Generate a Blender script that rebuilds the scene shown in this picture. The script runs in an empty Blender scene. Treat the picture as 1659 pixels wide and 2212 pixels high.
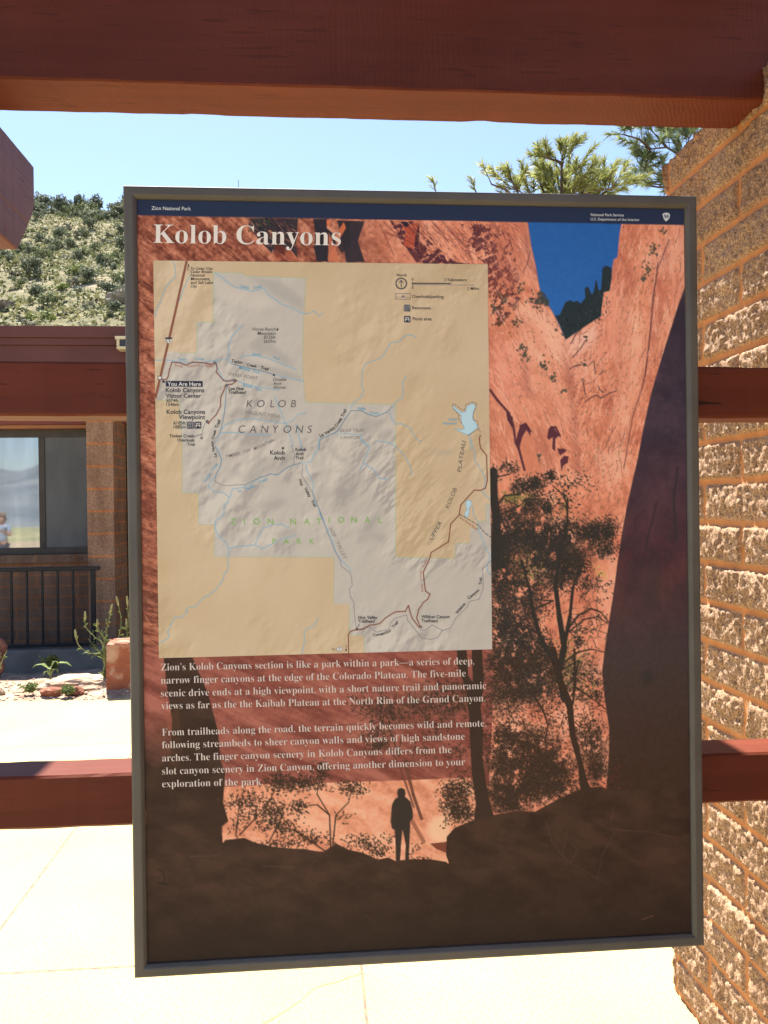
import bpy, bmesh, math, random
import numpy as np
from mathutils import Vector, Matrix, noise as mnoise

SC = bpy.context.scene
COL = SC.collection
random.seed(7); RNG = np.random.default_rng(11)

# ------------------------------------------------------------------ camera
EYE = 1.4493
F_PX, YAW, PITCH, ROLL = 1800.19, 0.08165, 0.00601, 0.01246
W0, H0 = 1659.0, 2212.0
_fw = np.array([math.sin(YAW)*math.cos(PITCH), math.cos(YAW)*math.cos(PITCH), -math.sin(PITCH)])
_r0 = np.array([math.cos(YAW), -math.sin(YAW), 0.0]); _d0 = np.cross(_fw, _r0)
_r = math.cos(ROLL)*_r0 + math.sin(ROLL)*_d0
_d = -math.sin(ROLL)*_r0 + math.cos(ROLL)*_d0
cam = bpy.data.cameras.new('camera')
cam.sensor_fit = 'VERTICAL'; cam.sensor_height = 36.0; cam.lens = F_PX/H0*36.0
cam.clip_start = 0.05; cam.clip_end = 30000
co = bpy.data.objects.new('camera', cam); COL.objects.link(co)
co.matrix_world = Matrix(((_r[0], -_d[0], -_fw[0], 0), (_r[1], -_d[1], -_fw[1], 0), (_r[2], -_d[2], -_fw[2], EYE), (0, 0, 0, 1)))
SC.camera = co

# ------------------------------------------------------------------ light
SUN_EL, SUN_AZ = math.radians(62), math.radians(-15)     # azimuth measured from +Y towards +X
w = bpy.data.worlds.new('World'); SC.world = w; w.use_nodes = True
nt = w.node_tree; bg = nt.nodes['Background']
sky = nt.nodes.new('ShaderNodeTexSky'); sky.sky_type = 'NISHITA'; sky.sun_disc = False
sky.sun_elevation = SUN_EL; sky.sun_rotation = SUN_AZ
sky.altitude = 1500; sky.air_density = 1.0; sky.dust_density = 1.6; sky.ozone_density = 1.0
nt.links.new(sky.outputs[0], bg.inputs[0]); bg.inputs[1].default_value = 0.074
sun = bpy.data.lights.new('sun', 'SUN'); sun.energy = 5.0; sun.angle = math.radians(0.53); sun.color = (1.0, 0.91, 0.78)
so = bpy.data.objects.new('sun', sun); COL.objects.link(so)
sdir = Vector((math.sin(SUN_AZ)*math.cos(SUN_EL), math.cos(SUN_AZ)*math.cos(SUN_EL), math.sin(SUN_EL)))
so.rotation_euler = sdir.to_track_quat('Z', 'Y').to_euler()
SC.view_settings.view_transform = 'Standard'; SC.view_settings.look = 'None'
SC.view_settings.gamma = 1.0; SC.view_settings.exposure = 1.86; SC.view_settings.use_curve_mapping = False

# ------------------------------------------------------------------ helpers
def tag(o, label=None, cat=None, group=None, kind=None):
    if label: o['label'] = label
    if cat: o['category'] = cat
    if group: o['group'] = group
    if kind: o['kind'] = kind
    return o

def empty(name, loc, label, cat, group=None):
    o = bpy.data.objects.new(name, None); COL.objects.link(o); o.location = loc; o.empty_display_size = 0.1
    return tag(o, label, cat, group)

def link(name, me, mat, parent=None, smooth=False):
    o = bpy.data.objects.new(name, me); COL.objects.link(o)
    if mat: me.materials.append(mat)
    if smooth:
        me.polygons.foreach_set('use_smooth', [True]*len(me.polygons))
    if parent is not None:
        o.parent = parent
        o.matrix_parent_inverse = Matrix.Translation(parent.location).inverted() if parent.type == 'EMPTY' else Matrix()
    return o

def mesh_pd(verts, faces):
    me = bpy.data.meshes.new('m'); me.from_pydata([tuple(v) for v in verts], [], faces); me.update(); return me

class MB:
    def __init__(s): s.v = []; s.f = []
    def add(s, vs, fs):
        n = len(s.v); s.v += [tuple(v) for v in vs]; s.f += [tuple(i+n for i in f) for f in fs]
    def box(s, x0, x1, y0, y1, z0, z1):
        s.add([(x0,y0,z0),(x1,y0,z0),(x1,y1,z0),(x0,y1,z0),(x0,y0,z1),(x1,y0,z1),(x1,y1,z1),(x0,y1,z1)],
              [(0,3,2,1),(4,5,6,7),(0,1,5,4),(1,2,6,5),(2,3,7,6),(3,0,4,7)])
    def tube(s, pts, rads, n=6, cap=True):
        pts = [Vector(p) for p in pts]; base = len(s.v)
        for i, p in enumerate(pts):
            t = (pts[min(i+1, len(pts)-1)]-pts[max(i-1, 0)])
            if t.length < 1e-9: t = Vector((0, 0, 1))
            t.normalize(); a = t.orthogonal().normalized(); b = t.cross(a); r = rads[i] if hasattr(rads, '__len__') else rads
            for k in range(n):
                an = 2*math.pi*k/n; s.v.append(tuple(p+a*math.cos(an)*r+b*math.sin(an)*r))
        for i in range(len(pts)-1):
            for k in range(n):
                s.f.append((base+i*n+k, base+i*n+(k+1) % n, base+(i+1)*n+(k+1) % n, base+(i+1)*n+k))
        if cap:
            s.f.append(tuple(base+k for k in reversed(range(n)))); m = base+(len(pts)-1)*n
            s.f.append(tuple(m+k for k in range(n)))
    def build(s, name, mat, parent=None, smooth=False, bevel=0):
        me = mesh_pd(s.v, s.f)
        if bevel:
            bm = bmesh.new(); bm.from_mesh(me)
            bmesh.ops.bevel(bm, geom=[e for e in bm.edges if e.calc_face_angle(0) > 0.5], offset=bevel, segments=2, affect='EDGES', profile=0.6)
            bm.to_mesh(me); bm.free()
        return link(name, me, mat, parent, smooth)

def srgb(r, g, b):
    f = lambda c: (c/12.92 if c <= 0.04045 else ((c+0.055)/1.055)**2.4)
    return (f(r/255), f(g/255), f(b/255), 1.0)

def new_mat(name):
    m = bpy.data.materials.new(name); m.use_nodes = True
    return m, m.node_tree, m.node_tree.nodes['Principled BSDF']

def N(nt, typ, **kw):
    n = nt.nodes.new(typ)
    for k, v in kw.items():
        if hasattr(n, k) and k not in ('inputs',): setattr(n, k, v)
        else: n.inputs[k].default_value = v
    return n

def ramp(nt, src, stops):
    r = nt.nodes.new('ShaderNodeValToRGB'); e = r.color_ramp.elements
    while len(e) < len(stops): e.new(0.5)
    for i, (p, c) in enumerate(stops): e[i].position = p; e[i].color = c if len(c) == 4 else (*c, 1)
    nt.links.new(src, r.inputs[0]); return r.outputs[0]

def coords(nt, scale=(1, 1, 1), kind='Object'):
    t = nt.nodes.new('ShaderNodeTexCoord'); m = nt.nodes.new('ShaderNodeMapping'); m.inputs['Scale'].default_value = scale
    nt.links.new(t.outputs[kind], m.inputs['Vector']); return m.outputs[0]

def noise_tex(nt, vec, scale, detail=4, rough=0.55):
    n = nt.nodes.new('ShaderNodeTexNoise'); n.inputs['Scale'].default_value = scale
    n.inputs['Detail'].default_value = detail; n.inputs['Roughness'].default_value = rough
    nt.links.new(vec, n.inputs['Vector']); return n.outputs['Fac']

def mixc(nt, fac, a, b, mode='MIX'):
    m = nt.nodes.new('ShaderNodeMix'); m.data_type = 'RGBA'; m.blend_type = mode
    for i, x in ((0, fac), (6, a), (7, b)):
        if hasattr(x, 'is_linked') or hasattr(x, 'links'): nt.links.new(x, m.inputs[i])
        else: m.inputs[i].default_value = x if (i == 0 or len(x) == 4) else (*x, 1)
    return m.outputs[2]

def bump(nt, bsdf, h, strength=0.3, dist=0.01):
    b = nt.nodes.new('ShaderNodeBump'); b.inputs['Strength'].default_value = strength; b.inputs['Distance'].default_value = dist
    nt.links.new(h, b.inputs['Height']); nt.links.new(b.outputs[0], bsdf.inputs['Normal'])

def simple_mat(name, c1, c2, scale=8, rough=0.8, bs=0.2, bd=0.005, spec=0.3, kind='Object', detail=5, lo=0.35, hi=0.65, metal=0):
    m, nt, b = new_mat(name); v = coords(nt, kind=kind); f = noise_tex(nt, v, scale, detail)
    nt.links.new(ramp(nt, f, [(lo, c1), (hi, c2)]), b.inputs['Base Color'])
    b.inputs['Roughness'].default_value = rough; b.inputs['Specular IOR Level'].default_value = spec; b.inputs['Metallic'].default_value = metal
    if bs: bump(nt, b, noise_tex(nt, v, scale*4, 4), bs, bd)
    return m

def wood_mat(name, axis, cracks=0.5, base=(0.126, 0.029, 0.0165), saw=0.0, rough=0.48):
    m, nt, b = new_mat(name)
    sc = [28, 28, 28]; sc[axis] = 1.6
    v = coords(nt, tuple(sc)); g = noise_tex(nt, v, 1.0, 6, 0.6)
    big = noise_tex(nt, coords(nt), 3.0, 3)
    c = ramp(nt, g, [(0.3, tuple(x*0.74 for x in base)), (0.7, tuple(min(1, x*1.22) for x in base))])
    c = mixc(nt, 0.45, c, ramp(nt, big, [(0.35, tuple(x*0.8 for x in base)), (0.7, (base[0]*1.25, base[1]*1.35, base[2]*1.4))]))
    sc2 = [120, 120, 120]; sc2[axis] = 9.0
    k = noise_tex(nt, coords(nt, tuple(sc2)), 1.0, 2, 0.5)
    clump = noise_tex(nt, coords(nt), 6.0, 2)
    mul = nt.nodes.new('ShaderNodeMath'); mul.operation = 'MULTIPLY'
    nt.links.new(k, mul.inputs[0]); nt.links.new(ramp(nt, clump, [(0.3, (0.86, 0.86, 0.86)), (0.75, (1.12, 1.12, 1.12))]), mul.inputs[1])
    cr = ramp(nt, mul.outputs[0], [(0.635, (0, 0, 0)), (0.675, (1, 1, 1))])
    cf = nt.nodes.new('ShaderNodeMath'); cf.operation = 'MULTIPLY'; cf.inputs[1].default_value = cracks
    nt.links.new(cr, cf.inputs[0])
    c = mixc(nt, cf.outputs[0], c, (0.02, 0.008, 0.007, 1))
    nt.links.new(c, b.inputs['Base Color']); b.inputs['Roughness'].default_value = rough; b.inputs['Specular IOR Level'].default_value = 0.16
    h = nt.nodes.new('ShaderNodeMath'); h.operation = 'SUBTRACT'
    nt.links.new(g, h.inputs[0]); nt.links.new(cf.outputs[0], h.inputs[1])
    out = h.outputs[0]
    if saw:
        wv = nt.nodes.new('ShaderNodeTexWave'); wv.bands_direction = 'X'; wv.inputs['Scale'].default_value = 30; wv.inputs['Distortion'].default_value = 5.0
        wv.inputs['Detail'].default_value = 2; wv.inputs['Detail Scale'].default_value = 0.6
        mp = nt.nodes.new('ShaderNodeMapping'); mp.inputs['Rotation'].default_value = (0, 0, 0.5)
        t = nt.nodes.new('ShaderNodeTexCoord'); nt.links.new(t.outputs['Object'], mp.inputs[0]); nt.links.new(mp.outputs[0], wv.inputs['Vector'])
        a = nt.nodes.new('ShaderNodeMath'); a.operation = 'MULTIPLY_ADD'; a.inputs[1].default_value = saw
        nt.links.new(wv.outputs['Fac'], a.inputs[0]); nt.links.new(out, a.inputs[2]); out = a.outputs[0]
    bump(nt, b, out, 0.55, 0.0022)
    return m

# ------------------------------------------------------------------ ground, bed, far land
def grid_mesh(xs, ys, zf):
    xs = np.asarray(xs); ys = np.asarray(ys); nx, ny = len(xs), len(ys)
    v = [(x, y, zf(x, y)) for y in ys for x in xs]
    f = [(j*nx+i, j*nx+i+1, (j+1)*nx+i+1, (j+1)*nx+i) for j in range(ny-1) for i in range(nx-1)]
    return mesh_pd(v, f)

def fbm(x, y, o=4, z=0.0):
    return mnoise.fractal(Vector((x, y, z)), 1.0, 2.0, o)

# pale concrete with control joints
mp_, nt_, b_ = new_mat('concrete')
geo = nt_.nodes.new('ShaderNodeTexCoord'); sep = nt_.nodes.new('ShaderNodeSeparateXYZ'); nt_.links.new(geo.outputs['Object'], sep.inputs[0])
wob = noise_tex(nt_, coords(nt_), 9, 3)
def joint(axis_out, off, per, wid):
    a = nt_.nodes.new('ShaderNodeMath'); a.operation = 'ADD'; a.inputs[1].default_value = -off+per*50.5; nt_.links.new(axis_out, a.inputs[0])
    wv = nt_.nodes.new('ShaderNodeMath'); wv.operation = 'MULTIPLY_ADD'; wv.inputs[1].default_value = 0.006; nt_.links.new(wob, wv.inputs[0]); nt_.links.new(a.outputs[0], wv.inputs[2])
    m = nt_.nodes.new('ShaderNodeMath'); m.operation = 'PINGPONG'; m.inputs[1].default_value = per/2; nt_.links.new(wv.outputs[0], m.inputs[0])
    # distance to the nearest joint = per/2 - pingpong when offset by half a period
    s = nt_.nodes.new('ShaderNodeMath'); s.operation = 'SUBTRACT'; s.inputs[0].default_value = per/2; nt_.links.new(m.outputs[0], s.inputs[1])
    l = nt_.nodes.new('ShaderNodeMath'); l.operation = 'LESS_THAN'; l.inputs[1].default_value = wid; nt_.links.new(s.outputs[0], l.inputs[0])
    return l.outputs[0]
jx = joint(sep.outputs[0], 0.128, 1.236, 0.0042); jy = joint(sep.outputs[1], 2.70, 2.60, 0.0055)
jm = nt_.nodes.new('ShaderNodeMath'); jm.operation = 'MAXIMUM'; nt_.links.new(jx, jm.inputs[0]); nt_.links.new(jy, jm.inputs[1])
cbase = ramp(nt_, noise_tex(nt_, coords(nt_), 2.2, 6), [(0.3, (0.43, 0.345, 0.178, 1)), (0.7, (0.49, 0.395, 0.21, 1))])
speck = ramp(nt_, noise_tex(nt_, coords(nt_), 110, 4, 0.7), [(0.30, (0.62, 0.60, 0.55, 1)), (0.52, (1, 1, 1, 1))])
cbase = mixc(nt_, 1.0, cbase, speck, 'MULTIPLY')
jd = nt_.nodes.new('ShaderNodeMath'); jd.operation = 'MULTIPLY'; nt_.links.new(jm.outputs[0], jd.inputs[0])
nt_.links.new(ramp(nt_, noise_tex(nt_, coords(nt_), 30, 3), [(0.35, (0.5, 0.5, 0.5, 1)), (0.62, (0.95, 0.95, 0.95, 1))]), jd.inputs[1])
nt_.links.new(mixc(nt_, jd.outputs[0], cbase, (0.17, 0.10, 0.085, 1)), b_.inputs['Base Color'])
b_.inputs['Roughness'].default_value = 0.85; b_.inputs['Specular IOR Level'].default_value = 0.25
bump(nt_, b_, noise_tex(nt_, coords(nt_), 60, 5), 0.15, 0.004)
CONCRETE = mp_

def bed_edge(x): return 6.51 + 0.05*fbm(x*1.3, 3.1)+0.02*x*0
me = grid_mesh(np.linspace(-11, 9, 21), np.linspace(-2.2, 6.7, 10), lambda x, y: 0.0)
tag(link('pavement', me, CONCRETE), kind='structure')
me = grid_mesh(np.linspace(-40, 40, 9), np.linspace(-11, -2.2, 7), lambda x, y: -0.02)
tag(link('bounce_cut_ground', me, simple_mat('bounce_cut_dark', (0.07, 0.065, 0.058, 1), (0.11, 0.10, 0.09, 1), 1.5, 0.9, 0.4, 0.01, 0.2)), kind='structure')  # unseen dark ground added behind the viewpoint to cut bounce light
# hairline crack in the slab near the sign's foot
cm = MB(); cp = [(-0.29, 2.25), (-0.21, 2.32), (-0.13, 2.385), (-0.06, 2.46), (-0.02, 2.52), (0.05, 2.545), (0.126, 2.585)]
for k in range(len(cp)-1):
    (a, b), (c, d) = cp[k], cp[k+1]; wd = 0.0016
    cm.add([(a, b-wd, 0.003), (c, d-wd, 0.003), (c, d+wd, 0.003), (a, b+wd, 0.003)], [(0, 1, 2, 3)])
tag(cm.build('pavement_crack', simple_mat('crack', (0.16, 0.10, 0.08, 1), (0.3, 0.22, 0.17, 1), 30, bs=0)), kind='structure')

SOIL = simple_mat('soil', (0.24, 0.15, 0.11, 1), (0.44, 0.34, 0.26, 1), 5.5, 0.95, 0.8, 0.02, 0.1, detail=9)
def bedz(x, y):
    t = min(1, max(0, (y-bed_edge(x))/0.10)); t2 = min(1, max(0, (y-6.6)/1.2))
    t3 = min(1, max(0, (y-7.1)/1.3)); return -0.03 + 0.045*t + 0.05*t2 - 0.26*t3*t3*(3-2*t3) + (0.03*fbm(x*2.2, y*2.2)+0.012*fbm(x*9, y*9, 3))*t
me = grid_mesh(np.linspace(-6, 5, 221), np.linspace(6.40, 9.2, 71), bedz)
tag(link('planting_bed', me, SOIL, smooth=True), kind='structure')
EARTH = simple_mat('dry_earth', (0.34, 0.27, 0.18, 1), (0.46, 0.38, 0.27, 1), 0.4, 0.95, 0.5, 0.05, 0.1, detail=8)
def landz(x, y):
    if y > -9: return -0.06-(0.30 if y > 6.6 else 0)
    t = min(1, (-9-y)/900); return -0.06-110*t*t*(3-2*t) + 3*fbm(x*0.004, y*0.004)*min(1, (-9-y)/200)
ys = [60, 12, 6.7, 6.5, 0, -9, -20, -45, -90, -160, -260, -400, -600, -900, -1300, -1900, -2700, -3600, -5000, -7000]
GROUNDZ = -0.06
xs = [-9000, -6000, -4000, -2500, -1500, -900, -500, -250, -120, -60, -25, -10, 0, 10, 25, 60, 120, 250, 500, 900, 1500, 2500, 4000, 6000, 9000]
VALLEY = simple_mat('valley_fields', (0.16, 0.20, 0.09, 1), (0.42, 0.38, 0.22, 1), 0.006, 0.95, 0, detail=6)
me = grid_mesh(xs, sorted(ys), landz)
o = link('ground', me, EARTH); me.materials.append(VALLEY)
for p in me.polygons:
    if p.center.y < -90: p.material_index = 1
tag(o, kind='structure')
MOUNT = simple_mat('mountain_scrub', (0.10, 0.13, 0.16, 1), (0.20, 0.23, 0.25, 1), 0.0012, 0.95, 0, detail=7)
def mtz(x, y):
    t = (y+9500)/3500
    prof = max(0, 1-abs(t))
    return -120+prof*(760+330*fbm(x*0.00035, 1.7, 5)+120*fbm(x*0.0014, y*0.0014, 4))
me = grid_mesh(np.linspace(-9000, 7000, 90), np.linspace(-13000, -6000, 24), mtz)
tag(link('mountains', me, MOUNT, smooth=True), kind='structure')

# ------------------------------------------------------------------ far hillside
def hillz(x, y):
    t = max(0.0, y-30.0)
    z = 0.43*t
    lim = 137+3*fbm(x*0.05, 0.5)
    if y > lim: z = 0.43*(lim-30)+0.10*(y-lim)
    amp = min(1, t/30)
    z += amp*(1.5*fbm(x*0.035, y*0.03, 5)+0.30*fbm(x*0.22, y*0.22, 4))
    # low ledges that cross the slope
    z += amp*0.55*math.tanh(3*math.sin(0.30*y+1.3*fbm(x*0.05, y*0.02)))*max(0, fbm(x*0.06+9, y*0.05)+0.25)
    return z + 3.2 - max(0, (x+12)*0.05) - max(0, -(x+60))*0.01
m, ntm, b = new_mat('hill_soil'); v = coords(ntm)
c = ramp(ntm, noise_tex(ntm, v, 0.55, 9, 0.65), [(0.30, (0.12, 0.12, 0.06, 1)), (0.43, (0.21, 0.19, 0.12, 1)), (0.56, (0.30, 0.265, 0.18, 1)), (0.72, (0.38, 0.345, 0.26, 1))])
c = mixc(ntm, ramp(ntm, noise_tex(ntm, v, 0.09, 4), [(0.42, (0, 0, 0, 1)), (0.62, (0.6, 0.6, 0.6, 1))]), c, (0.12, 0.135, 0.06, 1))
ntm.links.new(c, b.inputs['Base Color']); b.inputs['Roughness'].default_value = 0.95; b.inputs['Specular IOR Level'].default_value = 0.1
bump(ntm, b, noise_tex(ntm, v, 1.6, 8, 0.7), 0.9, 0.5)
me = grid_mesh(np.linspace(-110, 60, 171), np.concatenate([np.linspace(12, 40, 8), np.linspace(41, 152, 150), [170, 220]]), lambda x, y: hillz(x, y)-(4 if y < 28 else 0))
tag(link('hillside', me, m, smooth=True), kind='structure')

def leaf_mat(name, c1, c2, scale=3.0, rough=0.7, trans=0.25):
    m, nt, b = new_mat(name); v = coords(nt, kind='Object')
    oi = nt.nodes.new('ShaderNodeObjectInfo')
    ad = nt.nodes.new('ShaderNodeVectorMath'); ad.operation = 'ADD'; nt.links.new(v, ad.inputs[0]); nt.links.new(oi.outputs['Location'], ad.inputs[1])
    c = ramp(nt, noise_tex(nt, ad.outputs[0], scale, 3), [(0.32, c1), (0.68, c2)])
    nt.links.new(c, b.inputs['Base Color']); b.inputs['Roughness'].default_value = rough; b.inputs['Specular IOR Level'].default_value = 0.2
    if trans:
        tr = nt.nodes.new('ShaderNodeBsdfTranslucent'); nt.links.new(c, tr.inputs['Color'])
        mx = nt.nodes.new('ShaderNodeMixShader'); mx.inputs[0].default_value = trans
        nt.links.new(b.outputs[0], mx.inputs[1]); nt.links.new(tr.outputs[0], mx.inputs[2]); nt.links.new(mx.outputs[0], nt.nodes['Material Output'].inputs[0])
    return m
JUN = [leaf_mat('juniper_dark', (0.085, 0.105, 0.072, 1), (0.15, 0.175, 0.115, 1), 1.2),
       leaf_mat('juniper_olive', (0.10, 0.125, 0.065, 1), (0.18, 0.205, 0.105, 1), 1.2),
       leaf_mat('scrub_green', (0.11, 0.15, 0.04, 1), (0.20, 0.24, 0.08, 1), 1.2),
       leaf_mat('scrub_grey', (0.13, 0.14, 0.10, 1), (0.21, 0.21, 0.16, 1), 1.2)]
BARK = simple_mat('bark', (0.07, 0.05, 0.04, 1), (0.16, 0.12, 0.09, 1), 12, 0.95, 0.7, 0.01, 0.1)
def crown_mesh(seed, nleaf, size, lobes, flat=0.8):
    rg = random.Random(seed); mb = MB()
    L = []
    for i in range(lobes):
        a = rg.uniform(0, 6.28); r = rg.uniform(0.1, 0.62); L.append((math.cos(a)*r, math.sin(a)*r, rg.uniform(0.28, 0.95)*flat, rg.uniform(0.22, 0.45)))
    for i in range(nleaf):
        lx, ly, lz, lr = rg.choice(L); d = Vector((rg.gauss(0, 1), rg.gauss(0, 1), rg.gauss(0, 0.85))).normalized()*lr*rg.uniform(0.55, 1.12)
        p = Vector((lx, ly, lz))+d
        if p.z < 0.02: p.z = abs(p.z)*0.5+0.02
        s = size*rg.uniform(0.5, 1.3); nrm = (d.normalized()+Vector((rg.gauss(0, .6), rg.gauss(0, .6), rg.gauss(0.2, .6)))).normalized()
        a = nrm.orthogonal().normalized(); b = nrm.cross(a); an = rg.uniform(0, 6.28); a, b = a*math.cos(an)+b*math.sin(an), b*math.cos(an)-a*math.sin(an)
        mb.add([p-a*s, p+b*s*.55, p+a*s*1.1, p-b*s*.5], [(0, 1, 2, 3)])
    return mesh_pd(mb.v, mb.f)
def tree_stem(seed):
    rg = random.Random(seed); mb = MB()
    for k in range(3):
        a = rg.uniform(0, 6.28); mb.tube([(0, 0, -0.3), (0.05*math.cos(a), 0.05*math.sin(a), 0.2), (0.25*math.cos(a), 0.25*math.sin(a), 0.65)], [0.06, 0.045, 0.02], 5)
    return mesh_pd(mb.v, mb.f)
crowns = []
for k in range(6):
    crowns.append(crown_mesh(20+k, 420, 0.105, 7, 0.85)); crowns[-1].materials.append(JUN[0 if k < 4 else 1])
scr = []
for k in range(4):
    scr.append(crown_mesh(40+k, 200, 0.13, 6, 0.62)); scr[-1].materials.append(JUN[2 if k < 2 else 3])
stems = [tree_stem(60+k) for k in range(3)]
for s_ in stems: s_.materials.append(BARK)
def plant_tree(x, y, s, sz, me, stem, name, label, cat, group):
    o = bpy.data.objects.new(name, None); COL.objects.link(o); o.location = (x, y, hillz(x, y)-0.05*s); o.empty_display_size = 0.3
    o.scale = (s, s, s*sz); o.rotation_euler.z = random.uniform(0, 6.28); tag(o, label, cat, group)
    c = bpy.data.objects.new('crown', me); COL.objects.link(c); c.parent = o
    if stem:
        t = bpy.data.objects.new('trunk', stem); COL.objects.link(t); t.parent = o
# ridge line of junipers, the open slope's scattered junipers, brush
rg = random.Random(5)
for i in range(64):
    y = rg.uniform(131, 139); x = -56+i*0.99+rg.uniform(-.8, .8)
    plant_tree(x, y, rg.uniform(1.5, 2.7), rg.uniform(0.9, 1.35), crowns[i % 4], stems[i % 3], 'juniper_tree', 'dark juniper in the row along the hill crest against the sky', 'tree', 'junipers along the hill crest')
for i in range(40):
    y = rg.uniform(121, 131); x = rg.uniform(-54, -12)
    plant_tree(x, y, rg.uniform(1.3, 2.3), rg.uniform(0.8, 1.2), crowns[i % 6], stems[i % 3], 'juniper_tree', 'dark juniper in the band just below the hill crest', 'tree', 'junipers below the hill crest')
pts = []
for i in range(700):
    y = rg.uniform(52, 121); x = y*rg.uniform(-0.42, -0.14)
    dens = 0.5+0.8*fbm(x*0.05, y*0.05)
    if rg.random() > dens: continue
    s = rg.uniform(0.6, 1.35)
    if any((x-a)**2+(y-b_)**2 < (1.3*(s+c_))**2 for a, b_, c_ in pts): continue
    pts.append((x, y, s))
    if len(pts) >= 105: break
for i in range(30): pts.append((rg.uniform(-.13, .2)*(60+2*i), 60+2*i, rg.uniform(.6, 1.3)))
for i, (x, y, s) in enumerate(pts):
    plant_tree(x, y, s, rg.uniform(0.9, 1.3), crowns[(i*5) % 6], stems[i % 3], 'juniper_tree', 'rounded juniper scattered on the open pale slope of the hill', 'tree', 'junipers on the open slope')
k = 0
while k < 150:
    y = rg.uniform(50, 126); x = y*(rg.uniform(-0.42, -0.13) if k < 112 else rg.uniform(-0.13, 0.2))
    if rg.random() > 0.6+0.9*fbm(x*0.04+7, y*0.04): continue
    me_ = scr[rg.choice((0, 1, 2, 2, 3))]
    gr = me_.materials[0] == JUN[2]
    plant_tree(x, y, rg.uniform(0.5, 1.25), rg.uniform(0.7, 1.1), me_, None, 'hill_shrub', ('bright green low shrub on the pale hillside' if gr else 'grey sagebrush clump on the pale hillside'), 'shrub', ('green shrubs on the hillside' if gr else 'grey shrubs on the hillside'))
    k += 1
# tufts nobody could count
mb = MB()
for i in range(21000):
    y = 48+88*rg.random()**0.8; x = y*(rg.uniform(-0.43, -0.12) if i < 14000 else rg.uniform(-0.12, 0.22))
    if rg.random() > 0.65+0.7*fbm(x*0.1+3, y*0.1): continue
    z = hillz(x, y); s = rg.uniform(0.10, 0.40)
    for q in range(7):
        a = rg.uniform(0, 6.28); r = rg.uniform(0.2, 1)*s
        p = Vector((x+math.cos(a)*r, y+math.sin(a)*r, z+rg.uniform(0.1, 0.9)*s)); t = Vector((rg.gauss(0, 1), rg.gauss(0, 1), rg.gauss(0, .6))).normalized(); u = t.orthogonal().normalized()
        mb.add([p-t*s*.5, p+u*s*.35, p+t*s*.5, p-u*s*.35], [(0, 1, 2, 3)])
tag(mb.build('hill_grass', leaf_mat('dry_tufts', (0.12, 0.14, 0.06, 1), (0.27, 0.26, 0.13, 1), 0.3)), kind='stuff')
ROCKH = simple_mat('grey_rock', (0.20, 0.165, 0.13, 1), (0.36, 0.32, 0.26, 1), 1.6, 0.9, 0.9, 0.25, 0.1, detail=9)
def rock_mesh(seed, sub=4, amp=0.35, box=0.0):
    bm = bmesh.new(); bmesh.ops.create_icosphere(bm, subdivisions=sub, radius=1); off = Vector((seed*3.7, seed*1.3, 0))
    for v in bm.verts:
        n = v.co.normalized(); p = n.copy()
        if box:
            mx = max(abs(n.x), abs(n.y), abs(n.z)); p = n.lerp(n/mx, box)
        v.co = p*(1+amp*mnoise.fractal(n*1.3+off, 1, 2, 4)+amp*0.25*mnoise.fractal(n*5+off, 1, 2, 3))
    me = bpy.data.meshes.new('rock'); bm.to_mesh(me); bm.free(); return me
hill_rocks = [(-20.0, 55.0, 1.5, 0.7, 'wide pale rock outcrop low on the hill under green shrubs'),
              (-12.2, 55.5, 1.6, 1.4, 'lumpy grey rock outcrop low on the hill beside the sign'),
              (-17.4, 117, 3.0, 0.9, 'thin pale ledge under the crest junipers')]
for i, (x, y, s, h, lab) in enumerate(hill_rocks):
    o = link('rock_outcrop', rock_mesh(i+1, 5, 0.55, 0.3), ROCKH); o.location = (x, y, hillz(x, y)+0.1); o.scale = (s*0.62, s*0.5, h*0.62); o.rotation_euler.z = i*0.7
    tag(o, lab, 'rock')

# ------------------------------------------------------------------ pines behind the wall
NEED = leaf_mat('pine_needles', (0.15, 0.18, 0.055, 1), (0.36, 0.38, 0.14, 1), 4, 0.45, 0.45)
NEEDB = leaf_mat('pine_needles_blue', (0.10, 0.145, 0.065, 1), (0.26, 0.31, 0.15, 1), 4, 0.45, 0.42)
def needles(mb, p, d, length, rg, n=38, nl=0.13, wid=0.0042):
    """a shoot: needles set all along a short twig"""
    d = Vector(d).normalized(); a0 = d.orthogonal().normalized(); b0 = d.cross(a0)
    for i in range(n):
        t = rg.random()**0.7; q = Vector(p)+d*length*t; an = rg.uniform(0, 6.28)
        out = (a0*math.cos(an)+b0*math.sin(an))*rg.uniform(0.45, 0.9)+d*rg.uniform(0.55, 1.0); out.normalize()
        l = nl*rg.uniform(0.7, 1.15); s = out.cross(d).normalized()*wid*rg.uniform(0.8, 1.3)
        mb.add([q-s, q+s, q+out*l*0.6+s*0.7+Vector((0, 0, -0.004)), q+out*l+Vector((0, 0, -0.012)), q+out*l*0.6-s*0.7+Vector((0, 0, -0.004))], [(0, 1, 2, 3, 4)])
def pix(px, py, Y):
    v = _fw*F_PX + _r*(px-W0/2) + _d*(py-H0/2); v = v*(Y/v[1]); return Vector((v[0], v[1], v[2]+EYE))
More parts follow.
